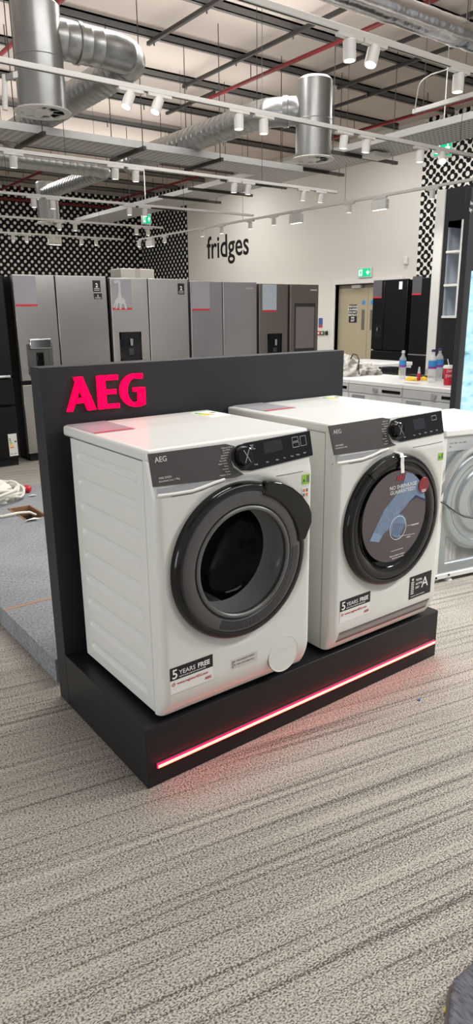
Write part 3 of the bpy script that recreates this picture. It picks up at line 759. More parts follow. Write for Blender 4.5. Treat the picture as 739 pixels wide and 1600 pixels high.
# pale giraffe cut-out on the card
GP = lambda x, y: (lambda q: (q.x, FY-.005, q.z))(P(175+x, 437+y, y=FY-.005))
gm = mat('giraffe_cutout_white', (196, 196, 196), .6)
MB().prism([(2,2.5),(9,.2),(12,1),(13,3),(13.4,16),(15,27),(20,31),(22,40),(23.5,46),(21,46),(19,39),(16,37),(14.5,46.5),(12,46.5),(12,37),(9.5,37),(8,45.5),(5.5,45.5),(7,36),(3.5,44),(1.5,43),(6,31),(9.5,26.5),(10.3,14),(9.5,5),(4.5,6)], GP, (0, .003, 0)).build('giraffe_cutout', gm, f2, label='pale giraffe shaped cut-out')
f3 = fridge(3.527, 4.472, 1.778, 3.967, steel_gr, 'plain grey side by side fridge without a dispenser, third of the steel row', None, None, (3.545, 3.785, 1.462, 1.768))
MB().text('SAMSUNG', (4.31, FY-.001, 1.70), (1,0,0), (0,0,1), .024, .02).build('door_lettering', lettering, f3)
film = mat('pale_blue_film', (176, 186, 196), .25, var=.12, vs=14)
f4 = fridge(4.511, 5.483, 1.765, 4.985, steel_dk, 'dark inox side by side fridge with a large screen in its right door', None, (4.64, 4.87, .9, 1.18), (4.558, 4.78, 1.44, 1.757), gap=.02, dark=film)
scr = MB().box(5.075, 5.425, FY-.003, FY, .935, 1.54).build('screen_frame', mat('screen_frame_dark', (58, 54, 53), .3), f4)
MB().box(5.095, 5.41, FY-.005, FY-.002, .985, 1.495).build('screen', mat('screen_off_grey', (122, 116, 114), .25), scr)
MB().text('SAMSUNG', (5.34, FY-.001, 1.69), (1,0,0), (0,0,1), .024, .02).build('door_lettering', lettering_w, f4)
# black fridge at the left edge
fb = thing('fridge_freezer', (.98, 5.36, 0), 'black fridge with an energy label low on its front, at the left edge', 'fridge', 'fridges in the middle of the shop')
FB = 5.0
MB().box(.545, 1.405, FB+.06, FB+.7, .03, 1.78).build('cabinet', fr_side, fb, bevel=.004)
for z0_, z1_ in ((.87, 1.79), (.6, .855), (.07, .585)):
    MB().box(.54, 1.41, FB, FB+.058, z0_, z1_).build('door' if z1_ > 1 else 'drawer', blk_steel, fb, bevel=.012)
MB().box(.56, 1.39, FB+.03, FB+.08, 0, .07).build('kick_plate', rubber, fb)
MB().box(1.24, 1.38, FB-.03, FB, .862, .885).build('handle', chrome, fb, bevel=.006, label='short chrome handle')
e = MB().box(1.30, 1.385, FB-.002, FB, .1, .32).build('energy_label', paper, fb, label='white energy label with coloured bars')
b = MB()
for i in range(7): b.box(1.308, 1.32+.005*i, FB-.003, FB-.002, .27-.015*i, .28-.015*i, min(i//2, 3))
b.box(1.36, 1.378, FB-.003, FB-.002, .235, .248, 4).box(1.308, 1.33, FB-.003, FB-.002, .12, .125, 4).box(1.345, 1.37, FB-.003, FB-.002, .12, .125, 4)
b.build('rating_bars', [lab_dgreen, lab_green, lab_yellow, lab_orange, ink_blk], e)
# white carton standing on the second steel fridge
c0, c1 = P(189, 430, y=5.5), P(241, 430, y=5.5)
ct = thing('carton', ((c0.x+c1.x)/2, 5.62, 1.783), 'plain white carton on top of the giraffe fridge', 'carton')
MB().box(c0.x, c1.x, 5.5, 5.75, 1.783, P(215, 420, y=5.5).z).build('carton_body', mat('carton_white', (214, 210, 202), .7), ct, bevel=.004)
MB().box((c0.x+c1.x)/2-.03, (c0.x+c1.x)/2+.03, 5.498, 5.752, 1.785, P(215, 420, y=5.5).z+.001).build('carton_tape', mat('carton_tape', (198, 192, 180), .4), ct)

# black fridges along the right-hand wall, on a low podium
BX = 8.5
tag(MB().box(BX-.06, BX+.8, 4.9, 7.1, 0, .15).build('low_podium', felt_dk), 'low dark podium under the two black fridges by the right wall', 'podium')
zt = P(590, 438, x=BX).z
def bfridge(ya, yb, ysplit, label, low, disp=None):
    t = thing('fridge_freezer', (BX+.35, (ya+yb)/2, .15), label, 'fridge', 'black fridges by the right wall')
    MB().box(BX+.06, BX+.7, yb+.005, ya-.005, .16, zt-.01).build('cabinet', fr_side, t, bevel=.004)
    for a, c in (((ya, ysplit+.005), (ysplit-.005, yb)) if ysplit else ((ya, yb),)):
        MB().box(BX, BX+.058, c, a, low+.01, zt).build('door', blk_steel, t, bevel=.01)
    MB().box(BX, BX+.058, yb, ya, .2, low-.01).build('freezer_drawer', blk_steel, t, bevel=.01)
    return t
ya, yb = P(583.5, 440, x=BX).y, P(638, 434, x=BX).y
low = P(590, 547, x=BX).z
ysp = P(600, 480, x=BX).y
t = bfridge(ya, yb, ysp, 'black french door fridge with small dispenser, beside the beige door', low)
cd = lambda px0, px1, py0, py1: (P(px1, py0, x=BX).y, P(px0, py0, x=BX).y, P(px0, py1, x=BX).z, P(px0, py0, x=BX).z)
a, c, z0_, z1_ = cd(584, 597.5, 439, 466)
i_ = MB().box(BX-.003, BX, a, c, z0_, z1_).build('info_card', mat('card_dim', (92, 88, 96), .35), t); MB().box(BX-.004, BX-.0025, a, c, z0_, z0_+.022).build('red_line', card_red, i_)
a, c, z0_, z1_ = cd(586, 596, 507, 527)
d_ = MB().box(BX-.004, BX, a, c, z0_, z1_).build('dispenser', gloss_blk, t); MB().lathe([(0, 0), (.018, 0), (.014, -.06), (0, -.06)], (BX-.02, (a+c)/2, z1_-.05), n=12).build('dispenser_nozzle', chrome, d_)
a, c, z0_, z1_ = cd(624, 629, 440, 452)
MB().box(BX-.003, BX, a, c, z0_, z1_).build('door_sticker', paper, t)
ya2, yb2 = P(644, 436, x=BX).y, P(690, 430, x=BX).y
t = bfridge(ya2, yb2, None, 'tall black fridge partly behind the white partition edge', P(650, 554, x=BX).z)
a, c, z0_, z1_ = cd(645.5, 660, 432, 461)
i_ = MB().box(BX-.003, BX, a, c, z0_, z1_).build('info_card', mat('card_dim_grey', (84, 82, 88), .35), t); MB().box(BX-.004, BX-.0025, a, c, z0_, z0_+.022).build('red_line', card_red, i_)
z0_ = P(650, 554, x=BX).z
MB().box(BX-.002, BX+.02, yb2, ya2, z0_-.012, z0_+.008).build('bright_trim', chrome, t)

# ------------------------------------------------------------------ partition with shelf niches
PX = 5.5
pt = thing('partition', (PX+.15, 2.6, 0), 'dark shop partition with white shelf niches and a white end post', 'partition')
zt = P(683, 298, x=PX).z
yA, yB, yC = P(684.5, 298, x=PX).y, P(698, 293, x=PX).y, P(706, 293, x=PX).y
MB().box(PX-.02, PX+.3, yB, yA, 0, zt).build('end_post', white_paint, pt, bevel=.004, label='white end post')
MB().box(PX, PX+.3, 1.6, yB, 2.245+.02, zt).build('top_panel', panel_lam, pt)
n0, n1 = P(701, 345, x=PX).y, P(722.5, 345, x=PX).y
nz0, nz1 = P(690, 497, x=PX).z, P(700, 346, x=PX).z
MB().box(PX, PX+.3, n0, yB, 0, 2.265).build('side_panel', panel_lam, pt)
MB().box(PX, PX+.3, 1.6, n0, 0, nz0).build('lower_panel', black_lam, pt)
MB().box(PX, PX+.3, 1.6, n0, nz1, 2.265).build('upper_panel', panel_lam, pt)
MB().box(PX+.22, PX+.3, 1.6, n0, nz0, nz1).build('niche_back', mat('niche_back_blue_grey', (150, 160, 174), .5), pt)
for zz in (nz0+.012, P(700, 394, x=PX).z, P(695, 446, x=PX).z):
    MB().box(PX-.01, PX+.22, 1.6, n0, zz-.012, zz+.012).build('shelf', white_paint, pt, bevel=.002)
MB().box(PX+.005, PX+.22, n0-.006, n0, nz0, nz1).build('niche_side', mat('niche_side_blue_grey', (158, 166, 178), .5), pt)
MB().box(PX-.012, PX+.03, n1-.035, n1, nz0, nz1).build('shelf_upright', white_paint, pt, bevel=.002)
MB().box(PX-.01, PX+.22, 1.6, 1.63, nz0, nz1).build('shelf_end', white_paint, pt)

# dark panel with a large screen, behind the third machine
def screen_mat():
    m = mat('landscape_screen', (40, 60, 70), .3); g = G(m); x, y, z = g.xyz()
    n1_ = g.noise(g.vec(g.m('MULTIPLY', x, 3.), 0., g.m('MULTIPLY', z, 9.)), 1.6, 6.); n2_ = g.noise(g.vec(g.m('MULTIPLY', x, 10.), 2., g.m('MULTIPLY', z, 22.)), 1., 5.)
    f = g.m('ADD', g.m('MULTIPLY', n1_, .6), g.m('MULTIPLY', n2_, .4))
    r = g.node('ShaderNodeValToRGB'); g.nt.links.new(f, r.inputs[0])
    e = r.color_ramp.elements; e[0].position = .33; e[0].color = (*lin((62, 92, 130)), 1); e[1].position = .53; e[1].color = (*lin((205, 244, 250)), 1)
    k = e.new(.42); k.color = (*lin((160, 214, 230)), 1)
    g.nt.links.new(r.outputs[0], g.b.inputs['Emission Color']); g.b.inputs['Emission Strength'].default_value = .95
    return m
SY = 1.2
sx0 = 3.105; ztp = P(731, 291, y=SY).z
sp = thing('screen_panel', (sx0+.6, SY+.05, 0), 'tall charcoal panel with a bright icy landscape screen at the right edge', 'display panel')
MB().box(sx0, sx0+1.35, SY, SY+.045, 0, ztp).build('panel', panel_lam, sp, bevel=.003)
MB().box(3.165, 4.25, SY-.008, SY, .62, 1.68).build('screen', screen_mat(), sp, bevel=.002)
b = MB(); q = P(734.5, 317, y=SY); b.text('Immerse', (q.x, SY-.001, q.z-.01), (1,0,0), (0,0,1), .03, .01); b.text('by design', (q.x-.005, SY-.001, q.z-.048), (1,0,0), (0,0,1), .03, .01)
b.build('panel_lettering', lettering, sp)

# ------------------------------------------------------------------ third machine, back towards us
def third():
    t = thing('tumble_dryer', (2.072, .502, 0), 'white tumble dryer turned round, round metal rear cover facing out, behind the stand', 'tumble dryer', rz=math.radians(-11.7))
    L = dict(local=True)
    MB().box(0, .6, .022, .6, .025, .812).build('cabinet', enamel2, t, bevel=.008, **L)
    MB().box(-.002, .602, -.002, .61, .812, .85).build('worktop', enamel2, t, bevel=.008, seg=3, **L)
    cx, cz = .30, .445
    def by(x, z):
        d = math.hypot(x-cx, z-cz)
        y = .012
        y -= .016*(1-ss(.262, .285, d))
        y += .012*(1-ss(.215, .235, d))
        y -= .014*(1-ss(.175, .195, d))
        y += .008*(1-ss(.105, .118, d)) - .008*(1-ss(.085, .097, d))
        # lower pressed panel
        if z < .27 and d > .285:
            y += .010*ss(.06, .075, x)*ss(.54, .525, x)*ss(.1, .115, z)*ss(.27, .255, z)
        y += .010*ss(.055, .04, z)
        return y
    xs, zs = lsp(.022, .578, 110), lsp(.03, .735, 140)
    MB().grid(lambda x, z: (x, by(x, z), z), xs, zs).build('rear_plate', mat('zinc_plate', (172, 180, 184), .28, metal=.8, var=.06, vs=4), t, smooth=60, **L)
    MB().box(.0, .024, .008, .03, .03, .81).box(.576, .6, .008, .03, .03, .81).box(0, .6, .004, .03, .022, .05).build('rear_frame', enamel2, t, bevel=.004, **L)
    b = MB().box(.02, .58, .008, .022, .735, .81); bo = b.build('rear_band', mat('band_grey', (186, 190, 192), .4, metal=.3), t, **L)
    b = MB()
    for i in range(4): b.box(.04+.03*i, .06+.03*i, .0065, .0085, .775, .779)
    b.box(.04, .048, .0065, .0085, .755, .763)
    b.build('band_print', ink_gry, bo, **L)
    MB().tube([(-.008, .012, .50), (-.006, -.012, .54), (.02, -.02, .60), (.06, -.022, .66), (.12, -.022, .715), (.2, -.02, .75), (.3, -.016, .76), (.42, -.012, .74)], .013, 12).build('drain_hose', mat('hose_grey', (166, 168, 168), .45), t, smooth=60, **L)
    MB().tube([(-.01, .006, .475), (.02, -.012, .46), (.08, -.02, .415), (.15, -.024, .375), (.22, -.024, .355), (.3, -.02, .36), (.4, .0, .4)], .0042, 8).build('power_cord', mat('cord_dark_grey', (70, 72, 74), .5), t, smooth=60, **L)
    for x, z in ((.012, .036), (.10, .04), (.3, .042), (.5, .042)): MB().lathe([(0, .006), (.005, .005), (.006, 0)], (x, .005, z), (0,-1,0), 10).build('screw', rubber, t, **L)
    for x in (.05, .12, .55): 
        MB().lathe([(0, 0), (.022, 0), (.02, .008), (.012, .012), (.012, .03), (0, .03)], (x, .06 if x != .12 else .03, 0), n=16).build('foot', plastic_w, t, smooth=40, **L)
    MB().lathe([(0, 0), (.022, 0), (.012, .012), (.012, .03), (0, .03)], (.3, .5, 0), n=16).build('foot', plastic_w, t, smooth=40, **L)
third()

# ------------------------------------------------------------------ row of white machines facing left, in the background
RX = 3.69
drum_front = mat('row_front_white', (206, 207, 206), .38, var=.02)
def row_machine(yn, yf, label, slot):
    t = thing('laundry_machine', (RX+.3, (yn+yf)/2, 0), label, 'laundry machine', 'white machines in the row behind the stand')
    MB().box(RX+.012, RX+.6, yn, yf, .02, .81).build('cabinet', enamel2, t, bevel=.006)
    MB().box(RX-.004, RX+.61, yn-.001, yf+.001, .81, .85).build('worktop', enamel2, t, bevel=.008)
    MB().box(RX, RX+.02, yn+.004, yf-.004, .06, .735).build('front_panel', drum_front, t, bevel=.004)
    MB().box(RX-.004, RX+.02, yn+.004, yf-.004, .74, .808).build('control_strip', mat('control_strip_grey', (188, 188, 186), .4), t, bevel=.004)
    MB().box(RX, RX+.1, yn+.02, yf-.02, .0, .058).build('kick_plate', plastic_w, t)
    w_ = yf-yn
    MB().box(RX-.007, RX-.002, yf-.19, yf-.04, .685, .72).build('drawer_label', silver, t)
    kn = MB().lathe([(0, .022), (.022, .021), (.026, .0), (0, 0)], (RX-.004, yf-.32, .776), (-1,0,0), 24).build('dial', silver, t, smooth=40)
    if slot: MB().box(RX-.007, RX-.002, yf-.59, yf-.39, .762, .787).build('display_window', gloss_blk, t)
    MB().lathe([(.17, 0), (.17, .02), (.15, .032), (.125, .03), (.12, .0)], (RX, (yn+yf)/2, .42), (-1,0,0), 40, close=True).build('door_ring', silver, t, smooth=40)
    MB().lathe([(.12, .012), (.06, .03), (0, .036)], (RX, (yn+yf)/2, .42), (-1,0,0), 32).build('door_glass', gloss_blk, t, smooth=60)
row_machine(2.145, 2.752, 'white machine below the three drinks bottles, nearest the dark panel on its left', True)
row_machine(1.53, 2.135, 'white machine under the red cup, cut off by the screen panel', True)
row_machine(2.765, 3.37, 'white machine under the grey cloth bundle', True)
# appliances back to back with them
t = thing('hob_cabinet', (4.63, 2.75, 0), 'white cabinet with a black glass hob top behind the bottles', 'cabinet')
MB().box(4.34, 4.92, 2.1, 3.4, 0, .82).build('cabinet', enamel2, t, bevel=.004)
MB().box(4.33, 4.93, 2.09, 3.41, .82, .865).build('glass_top', gloss_blk, t, bevel=.004)
t = thing('counter_cabinet', (5.2, 3.85, 0), 'white cabinet with plain white top beyond the grey cloth', 'cabinet')
MB().box(4.95, 5.45, 3.5, 4.2, 0, .84).build('cabinet', enamel2, t, bevel=.004)
MB().box(4.94, 5.46, 3.49, 4.21, .84, .88).build('worktop', enamel2, t, bevel=.006)

def blob(cx, cy, z0, rx, ry, h, seed, ridge=.35, fr=2.2, nu=90, nv=40, rot=0.):
    b = MB(); ca, sa = math.cos(rot), math.sin(rot)
    def f(u, v):
        a = u*2*PI; e = v*PI/2
        d = Vector((math.cos(a)*math.cos(e), math.sin(a)*math.cos(e), math.sin(e)))
        n = noise.noise(d*1.3+Vector((seed, 0, 0)))
        w1 = noise.noise(Vector((d.x*fr+n, d.y*fr*1.3, d.z*fr+seed)))
        fold = 1-abs(w1)*2.2
        k = 1+.22*n+ridge*.45*(fold-.55)+ridge*.12*noise.noise(d*9+Vector((seed,)*3))
        x, y = d.x*rx*k, d.y*ry*k
        return (cx+x*ca-y*sa, cy+x*sa+y*ca, z0+max(0, d.z*h*k))
    b.grid(f, lsp(0, 1, nu), lsp(0, 1, nv)); return b
cloth_m = mat('crumpled_grey_cloth', (178, 174, 168), .85, var=.1, vs=10, bump=.25, bs=60)
t = thing('cloth_bundle', (4.07, 3.06, .85), 'crumpled light grey cloth bundle tied with dark cord on the white machine', 'cloth')
cb = blob(3.98, 3.12, .851, .2, .24, .17, 3.3, .5, 2.6)
cb.v += []; cb.build('folded_cloth', cloth_m, t, smooth=70, weld=True)
blob(4.18, 2.98, .851, .1, .15, .09, 7.1, .5, 2.8, 60, 24).build('cloth_end', cloth_m, t, smooth=70, weld=True)
c0 = P(555, 556, x=3.86)
MB().tube([P(548, 560, x=3.84), P(552, 553, x=3.82), P(558, 555, x=3.79), P(561, 563, x=3.77), P(560, 573, x=3.75), P(561, 585, x=3.745)], .006, 8).build('dark_cord', mat('cord_black', (52, 50, 48), .7), t, smooth=60)

# drinks on the row
pet = mat('clear_bottle', (235, 240, 243), .08, var=0); pet.node_tree.nodes['Principled BSDF'].inputs['Alpha'].default_value = .38
lab_bl = mat('bottle_label_blue', (60, 140, 205), .5); lab_pu = mat('bottle_label_purple', (130, 60, 150), .5); cap_pu = mat('cap_purple', (70, 58, 110), .5); lab_ye = mat('bottle_label_yellow', (226, 214, 110), .5)
def bottle(px, py, label, cap, k=1.):
    q = P(px, py, z=.852); t = thing('water_bottle', q, label, 'bottle', 'plastic bottles on the white machines')
    r = .034*k; h = .245*k
    MB().lathe([(0, 0), (r*.8, 0), (r, .012), (r*.97, .05), (r, .09), (r, .165*k), (r*.9, .19*k), (r*.45, .215*k), (.013, .222*k), (.013, h)], (q.x, q.y, q.z), n=28).build('bottle_body', pet, t, smooth=50)
    MB().lathe([(r*1.01, .125*k), (r*1.01, .172*k)], (q.x, q.y, q.z), n=28).build('upper_label', lab_bl, t, smooth=50)
    MB().lathe([(r*1.012, .108*k), (r*1.012, .127*k)], (q.x, q.y, q.z), n=28).build('label_band', lab_pu, t, smooth=50)
    MB().prism([(-.4, .03), (.4, .03), (.4, .075), (-.4, .075)], lambda a, z: (q.x-r*1.03*math.cos(a-.5), q.y-r*1.03*math.sin(a-.5)+.0, q.z+z), (-.001, -.001, 0)).build('lower_label', lab_ye, t)
    MB().lathe([(0, h+.016), (.0145, h+.016), (.0155, h-.004), (.0135, h-.004)], (q.x, q.y, q.z), n=20).build('bottle_cap', cap, t, smooth=40)
cap_w = mat('cap_clear_white', (215, 218, 222), .4)
bottle(628, 591, 'clear water bottle with pale cap, standing apart on the left', cap_w, .93)
bottle(674, 597, 'clear water bottle with purple cap, left of the touching pair', cap_pu, 1.04)
bottle(684.5, 594, 'clear water bottle with purple cap, right of the pair beside the cup', cap_pu, 1.04)
q = P(654, 594.5, z=.852); t = thing('sauce_bottle', q, 'small red squeeze bottle with clear pointed top between the water bottles', 'bottle')
MB().lathe([(0, 0), (.014, 0), (.016, .006), (.016, .05), (.012, .06), (0, .06)], q, n=20).build('bottle_body', mat('sauce_red', (190, 40, 46), .35), t, smooth=40)
MB().lathe([(.013, .06), (.011, .08), (.008, .1), (.006, .115), (0, .118)], q, n=16).build('bottle_nozzle', mat('nozzle_clear', (205, 200, 198), .3), t, smooth=40)
yel = mat('yellow_duster', (240, 205, 70), .8)
for (px, py, rx, lb) in ((643, 594, .055, 'crumpled yellow duster left of the small red bottle'), (662, 594, .03, 'small yellow wrapper right of the small red bottle')):
    q = P(px, py, z=.852); t = tag(blob(q.x, q.y, .851, rx*.8, rx, .03, px*.1, .5, 2.5, 40, 14).build('yellow_cloth', yel, smooth=70, weld=True), lb, 'cloth')
q = P(699, 601, z=.852); t = thing('paper_cup', q, 'red takeaway cup with white lid, straw and white script', 'cup')
MB().lathe([(0, 0), (.031, 0), (.031, .004), (.043, .135), (.0, .135)], q, n=32).build('cup_body', mat('cup_red', (196, 28, 56), .45), t, smooth=40)
MB().lathe([(.045, .131), (.046, .14), (.041, .146), (.038, .156), (0, .158)], q, n=32).build('cup_lid', plastic_w, t, smooth=40)
MB().tube([q+Vector((0, 0, .1)), q+Vector((0, .0, .158)), q+Vector((-.006, .012, .205))], .0035, 8).build('straw', paper, t)
b = MB(); dirn = Vector((CX-q.x, CY-q.y, 0)).normalized(); sd = Vector((-dirn.y, dirn.x, 0)); tilt = .045/.135*.27
def cup_text(s_, dx, z, size):
    r = .031+.012*(z/.135)
    b.text(s_, q+dirn*(r+.0015)+sd*dx+Vector((0, 0, z)), sd*.97+Vector((0,0,.25)), Vector((0, 0, 1))+dirn*.09-sd*.1, size, .0, shear=.35)
cup_text('Tim', -.02, .095, .03); cup_text('Tims', -.026, .055, .034)
b.build('cup_lettering', lettering_w, t)
q = P(648, 598.5, z=.851)
tag(MB().obox((q.x-.03, q.y, .8515), (.03, .0, 0), (0, .07, 0), (0, 0, .0008)).build('paper_sheet', mat('paper_grey', (176, 174, 172), .6)), 'small grey paper lying in front of the bottles', 'paper')

# ------------------------------------------------------------------ felt podium with hatch, cable bundle
HX0, HX1, HY0, HY1 = .635, .80, 2.785, 3.13
t = thing('felt_podium', (1.1, 2.2, 0), 'low grey felt-covered podium on the floor behind the stand', 'podium')
px0, px1, py0, py1, pz = .03, 1.95, .80, 3.72, .1
pb = MB(); pb.box(px0, HX0, py0, py1, 0, pz).box(HX1, px1, py0, py1, 0, pz).box(HX0, HX1, py0, HY0, 0, pz).box(HX0, HX1, HY1, py1, 0, pz)
pb.build('platform', felt, t)
hm = MB(); hm.box(HX0, HX0+.012, HY0, HY1, .03, pz+.004).box(HX1-.012, HX1, HY0, HY1, .03, pz+.004).box(HX0, HX1, HY1-.014, HY1, .03, pz+.004)
hm.build('hatch_rim', wood, t, label='bare chipboard rim of the floor hatch')
MB().box(HX0, HX1, HY0, HY1, .002, .01).build('hatch_floor', rubber, t)
MB().box(px0, 1.3, 1.40, 1.418, pz, pz+.0012).build('brown_tape', mat('brown_tape_line', (176, 138, 112), .7, var=.15, vs=40), t, label='thin brown line across the felt')
white_cable = mat('white_cable', (226, 224, 214), .45, var=.04)
t = thing('cable_bundle', (.68, 3.42, pz), 'heap of crumpled white bag and cables with a red plug on the felt podium', 'cable bundle')
blob(.56, 3.45, pz+.001, .26, .2, .17, 12.7, .55, 2.4, 110, 44, rot=.3).build('white_bag', white_cable, t, smooth=70, weld=True)
rnd = random.Random(3)
for k in range(5):
    pts = []; a0 = rnd.uniform(0, 6.28); rr = rnd.uniform(.16, .24)
    for i in range(30):
        a = a0+i/29*5.2
        pts.append((.60+rr*1.25*math.cos(a), 3.43+rr*.95*math.sin(a), pz+.012+.05*abs(math.sin(a*1.5+k))+.012*k))
    MB().tube(pts, .011, 8).build('cable_loop', white_cable, t, smooth=60)
q = P(43, 764, z=pz+.03)
MB().lathe([(0, 0), (.022, 0), (.028, .015), (.026, .05), (.016, .062), (0, .062)], (q.x-.02, q.y+.03, pz+.03), (.6, -.8, 0), 20).build('red_plug', mat('plug_red', (200, 40, 50), .4), t, smooth=40)
MB().tube([(.55, 3.22, pz+.012), (.50, 3.12, pz+.01), (.48, 3.02, pz+.01), (.53, 2.93, pz+.012), (.64, 2.92, pz+.02), (.72, 2.92, pz+.01), (.765, 2.93, pz-.02)], .0095, 8).build('trailing_cable', white_cable, t, smooth=60, label='white cable running into the floor hatch')
for px, py, s_, lb in ((50, 813, .055, 'torn white paper at the front edge of the floor hatch'), (50, 775, .035, 'small white paper scrap beside the red plug')):
    q = P(px, py, z=pz+.003)
    b = MB(); b.prism([(-s_, -.4*s_), (s_*.9, -.5*s_), (s_*.5, .6*s_), (-.2*s_, .5*s_)], lambda a, c: (q.x+a, q.y+c, pz+.004+.25*abs(a)), (0, 0, -.002))
    tag(b.build('paper_scrap', paper), lb, 'paper')

# dark felt corner at the lower right
zf = .055
poly = [(.60, -.997), (.258, -.997), (.190, -.996), (.172, -1.004), (.095, -1.052), (.02, -1.14), (-.02, -1.4), (.6, -1.4)]
t = thing('felt_plinth', (.3, -1.2, 0), 'corner of a dark grey felt-covered plinth at the bottom right', 'plinth')
MB().prism(poly, lambda a, c: (a, c, zf), (0, 0, -zf)).build('felt_top', felt_dk, t, bevel=.008)
edge = MB(); pp = [Vector((a, c, zf*.5)) for a, c in poly]
edge.tube([(a*1.0-.001, c+.001, zf*.45) for a, c in poly[:7]], .006, 8)
edge.build('edge_trim', mat('edge_brown_grey', (104, 94, 94), .7), t, smooth=60)
q = P(699, 1582, z=0)
tag(MB().obox((q.x, q.y, .004), (.004, .002, 0), (-.002, .007, 0), (0, 0, .003)).build('yellow_scrap', mat('scrap_yellow', (222, 214, 70), .5)), 'tiny yellow scrap on the carpet beside the dark felt plinth', 'scrap')
q = P(655, 1094, z=0)
tag(MB().obox((q.x, q.y, .003), (.006, .003, 0), (-.002, .004, 0), (0, 0, .002)).build('blue_scrap', mat('scrap_blue', (80, 105, 160), .5)), 'tiny blue scrap on the carpet right of the stand', 'scrap')

# ------------------------------------------------------------------ wall fittings
tp = P(322, 406, x=RW-.04); te = P(387, 398, x=RW-.04)
tl = MB(); hgt = (P(326, 376, x=RW).z-P(323, 405, x=RW).z)
tl.text('fridges', (RW-.005, tp.y, tp.z+.03), (0,-1,0), (0,0,1), 1., .012, th=-.03)
ys = [v.y for v in tl.v]; zs_ = [v.z for v in tl.v]
k = (tp.y-te.y)/(max(ys)-min(ys)); zb0 = tp.z+.03
for v in tl.v: v.y = tp.y+(v.y-max(ys))*k; v.z = zb0+(v.z-zb0)*k*1.12
tag(tl.build('wall_lettering', ink_blk), 'dark raised lettering reading fridges on the white wall', 'lettering')

def exit_sign(c, u, h, w, label, hang=0.):
    """c centre of the face, u direction along the sign, w width, h height"""
    u = Vector(u); n_ = u.cross(Vector((0, 0, 1)))
    t = thing('exit_sign', c-Vector((0, 0, h/2)), label, 'exit sign', 'green exit signs')
    MB().obox(c-n_*.0, u*(w/2+.02), n_*.02, Vector((0, 0, h/2+.02))).build('sign_case', white_paint, t, bevel=.006)
    for sgn in (1,):
        f = c+n_*.021
        MB().obox(f, u*w/2, n_*.002, Vector((0, 0, h/2))).build('green_panel', exit_g, t)
        b = MB(); g_ = f+n_*.003
        A = lambda a, z: g_+u*(a*w/2)+Vector((0, 0, z*h/2))
        b.prism([(.28, .2), (.52, .2), (.52, .55), (.66, .55), (.66, .2), (.9, .2), (.59, -.6)], A, -n_*.002)
        b.prism([(-.9, -.75), (-.9, .75), (-.35, .75), (-.35, -.75)], A, -n_*.002)
        b.build('pictogram', exit_w, t)
        r = MB(); g2 = f+n_*.0045
        B = lambda a, z: g2+u*(a*w/2)+Vector((0, 0, z*h/2))
        r.prism([(-.62, .55), (-.5, .55), (-.48, .3), (-.42, -.1), (-.5, -.65), (-.6, -.65), (-.58, -.1), (-.75, -.45), (-.85, -.4), (-.7, .1), (-.78, .2), (-.7, .35)], B, -n_*.001)
        r.build('running_figure', exit_g, t)
    if hang:
        MB().tube([c+Vector((0, 0, h/2+.02)), c+Vector((0, 0, h/2+hang))], .008, 8).build('drop_rod', white_paint, t)
    return t
e0, e1 = P(561, 426, x=RW-.03), P(579.5, 426, x=RW-.03)
exit_sign((e0+e1)/2, (0, -1, 0), .17, e0.y-e1.y, 'green exit sign on the white wall above the beige door')
c = P(228.5, 342.5, y=13.0); exit_sign(c, (1, 0, 0), .19, .2, 'small green exit sign hanging in front of the dotted wall', 4.9-c.z)
c = P(691, 232, y=5.02); exit_sign(c, (.8, -.6, 0), .19, .23, 'green exit sign hanging before the flower wallpaper', 4.9-c.z)
q = P(634, 407, x=RW-.04)
t = thing('wall_sensor', q, 'small white sensor high on the white wall near the flower wallpaper', 'sensor')
MB().box(RW-.07, RW, q.y-.045, q.y+.045, q.z-.08, q.z+.08).build('sensor_body', white_paint, t, bevel=.015); MB().box(RW-.074, RW-.069, q.y-.025, q.y+.025, q.z-.05, q.z).build('sensor_window', plastic_w, t)
a, c2 = P(498, 505, x=RW), P(504, 505, x=RW)
t = thing('safety_poster', ((RW-.01), (a.y+c2.y)/2, 1.2), 'small blue and red safety notice left of the beige door', 'notice')
MB().box(RW-.008, RW, c2.y, a.y, P(500, 507, x=RW).z, P(500, 497, x=RW).z).build('blue_panel', mat('notice_blue', (70, 92, 150), .5), t)
MB().box(RW-.008, RW, c2.y, a.y, P(500, 512, x=RW).z, P(500, 507.3, x=RW).z).build('red_panel', mat('notice_red', (170, 80, 90), .5), t)
for px0, px1, m_, lb, nm in ((496.5, 501.8, mat('callpoint_red', (190, 80, 84), .5), 'red fire call point on the wall left of the beige door', 'call_point'), (502.6, 507.2, mat('callpoint_green', (70, 110, 90), .5), 'green door release box beside the red call point', 'release_box'), (509.6, 512.6, ink_blk, 'black entry reader nearest the beige door frame', 'card_reader')):
    a, c2 = P(px0, 520, x=RW), P(px1, 520, x=RW); zz0, zz1 = P(px0, 523.5, x=RW).z, P(px0, 517, x=RW).z
    t = thing(nm, (RW-.02, (a.y+c2.y)/2, zz0), lb, 'wall box')
    MB().box(RW-.04, RW, c2.y, a.y, zz0, zz1).build('box_body', m_, t, bevel=.01)
    w_ = a.y-c2.y
    MB().box(RW-.043, RW-.039, c2.y+w_*.28, a.y-w_*.28, zz0+.03, zz1-.03).build('box_window', paper if m_ is not ink_blk else rubber, t)

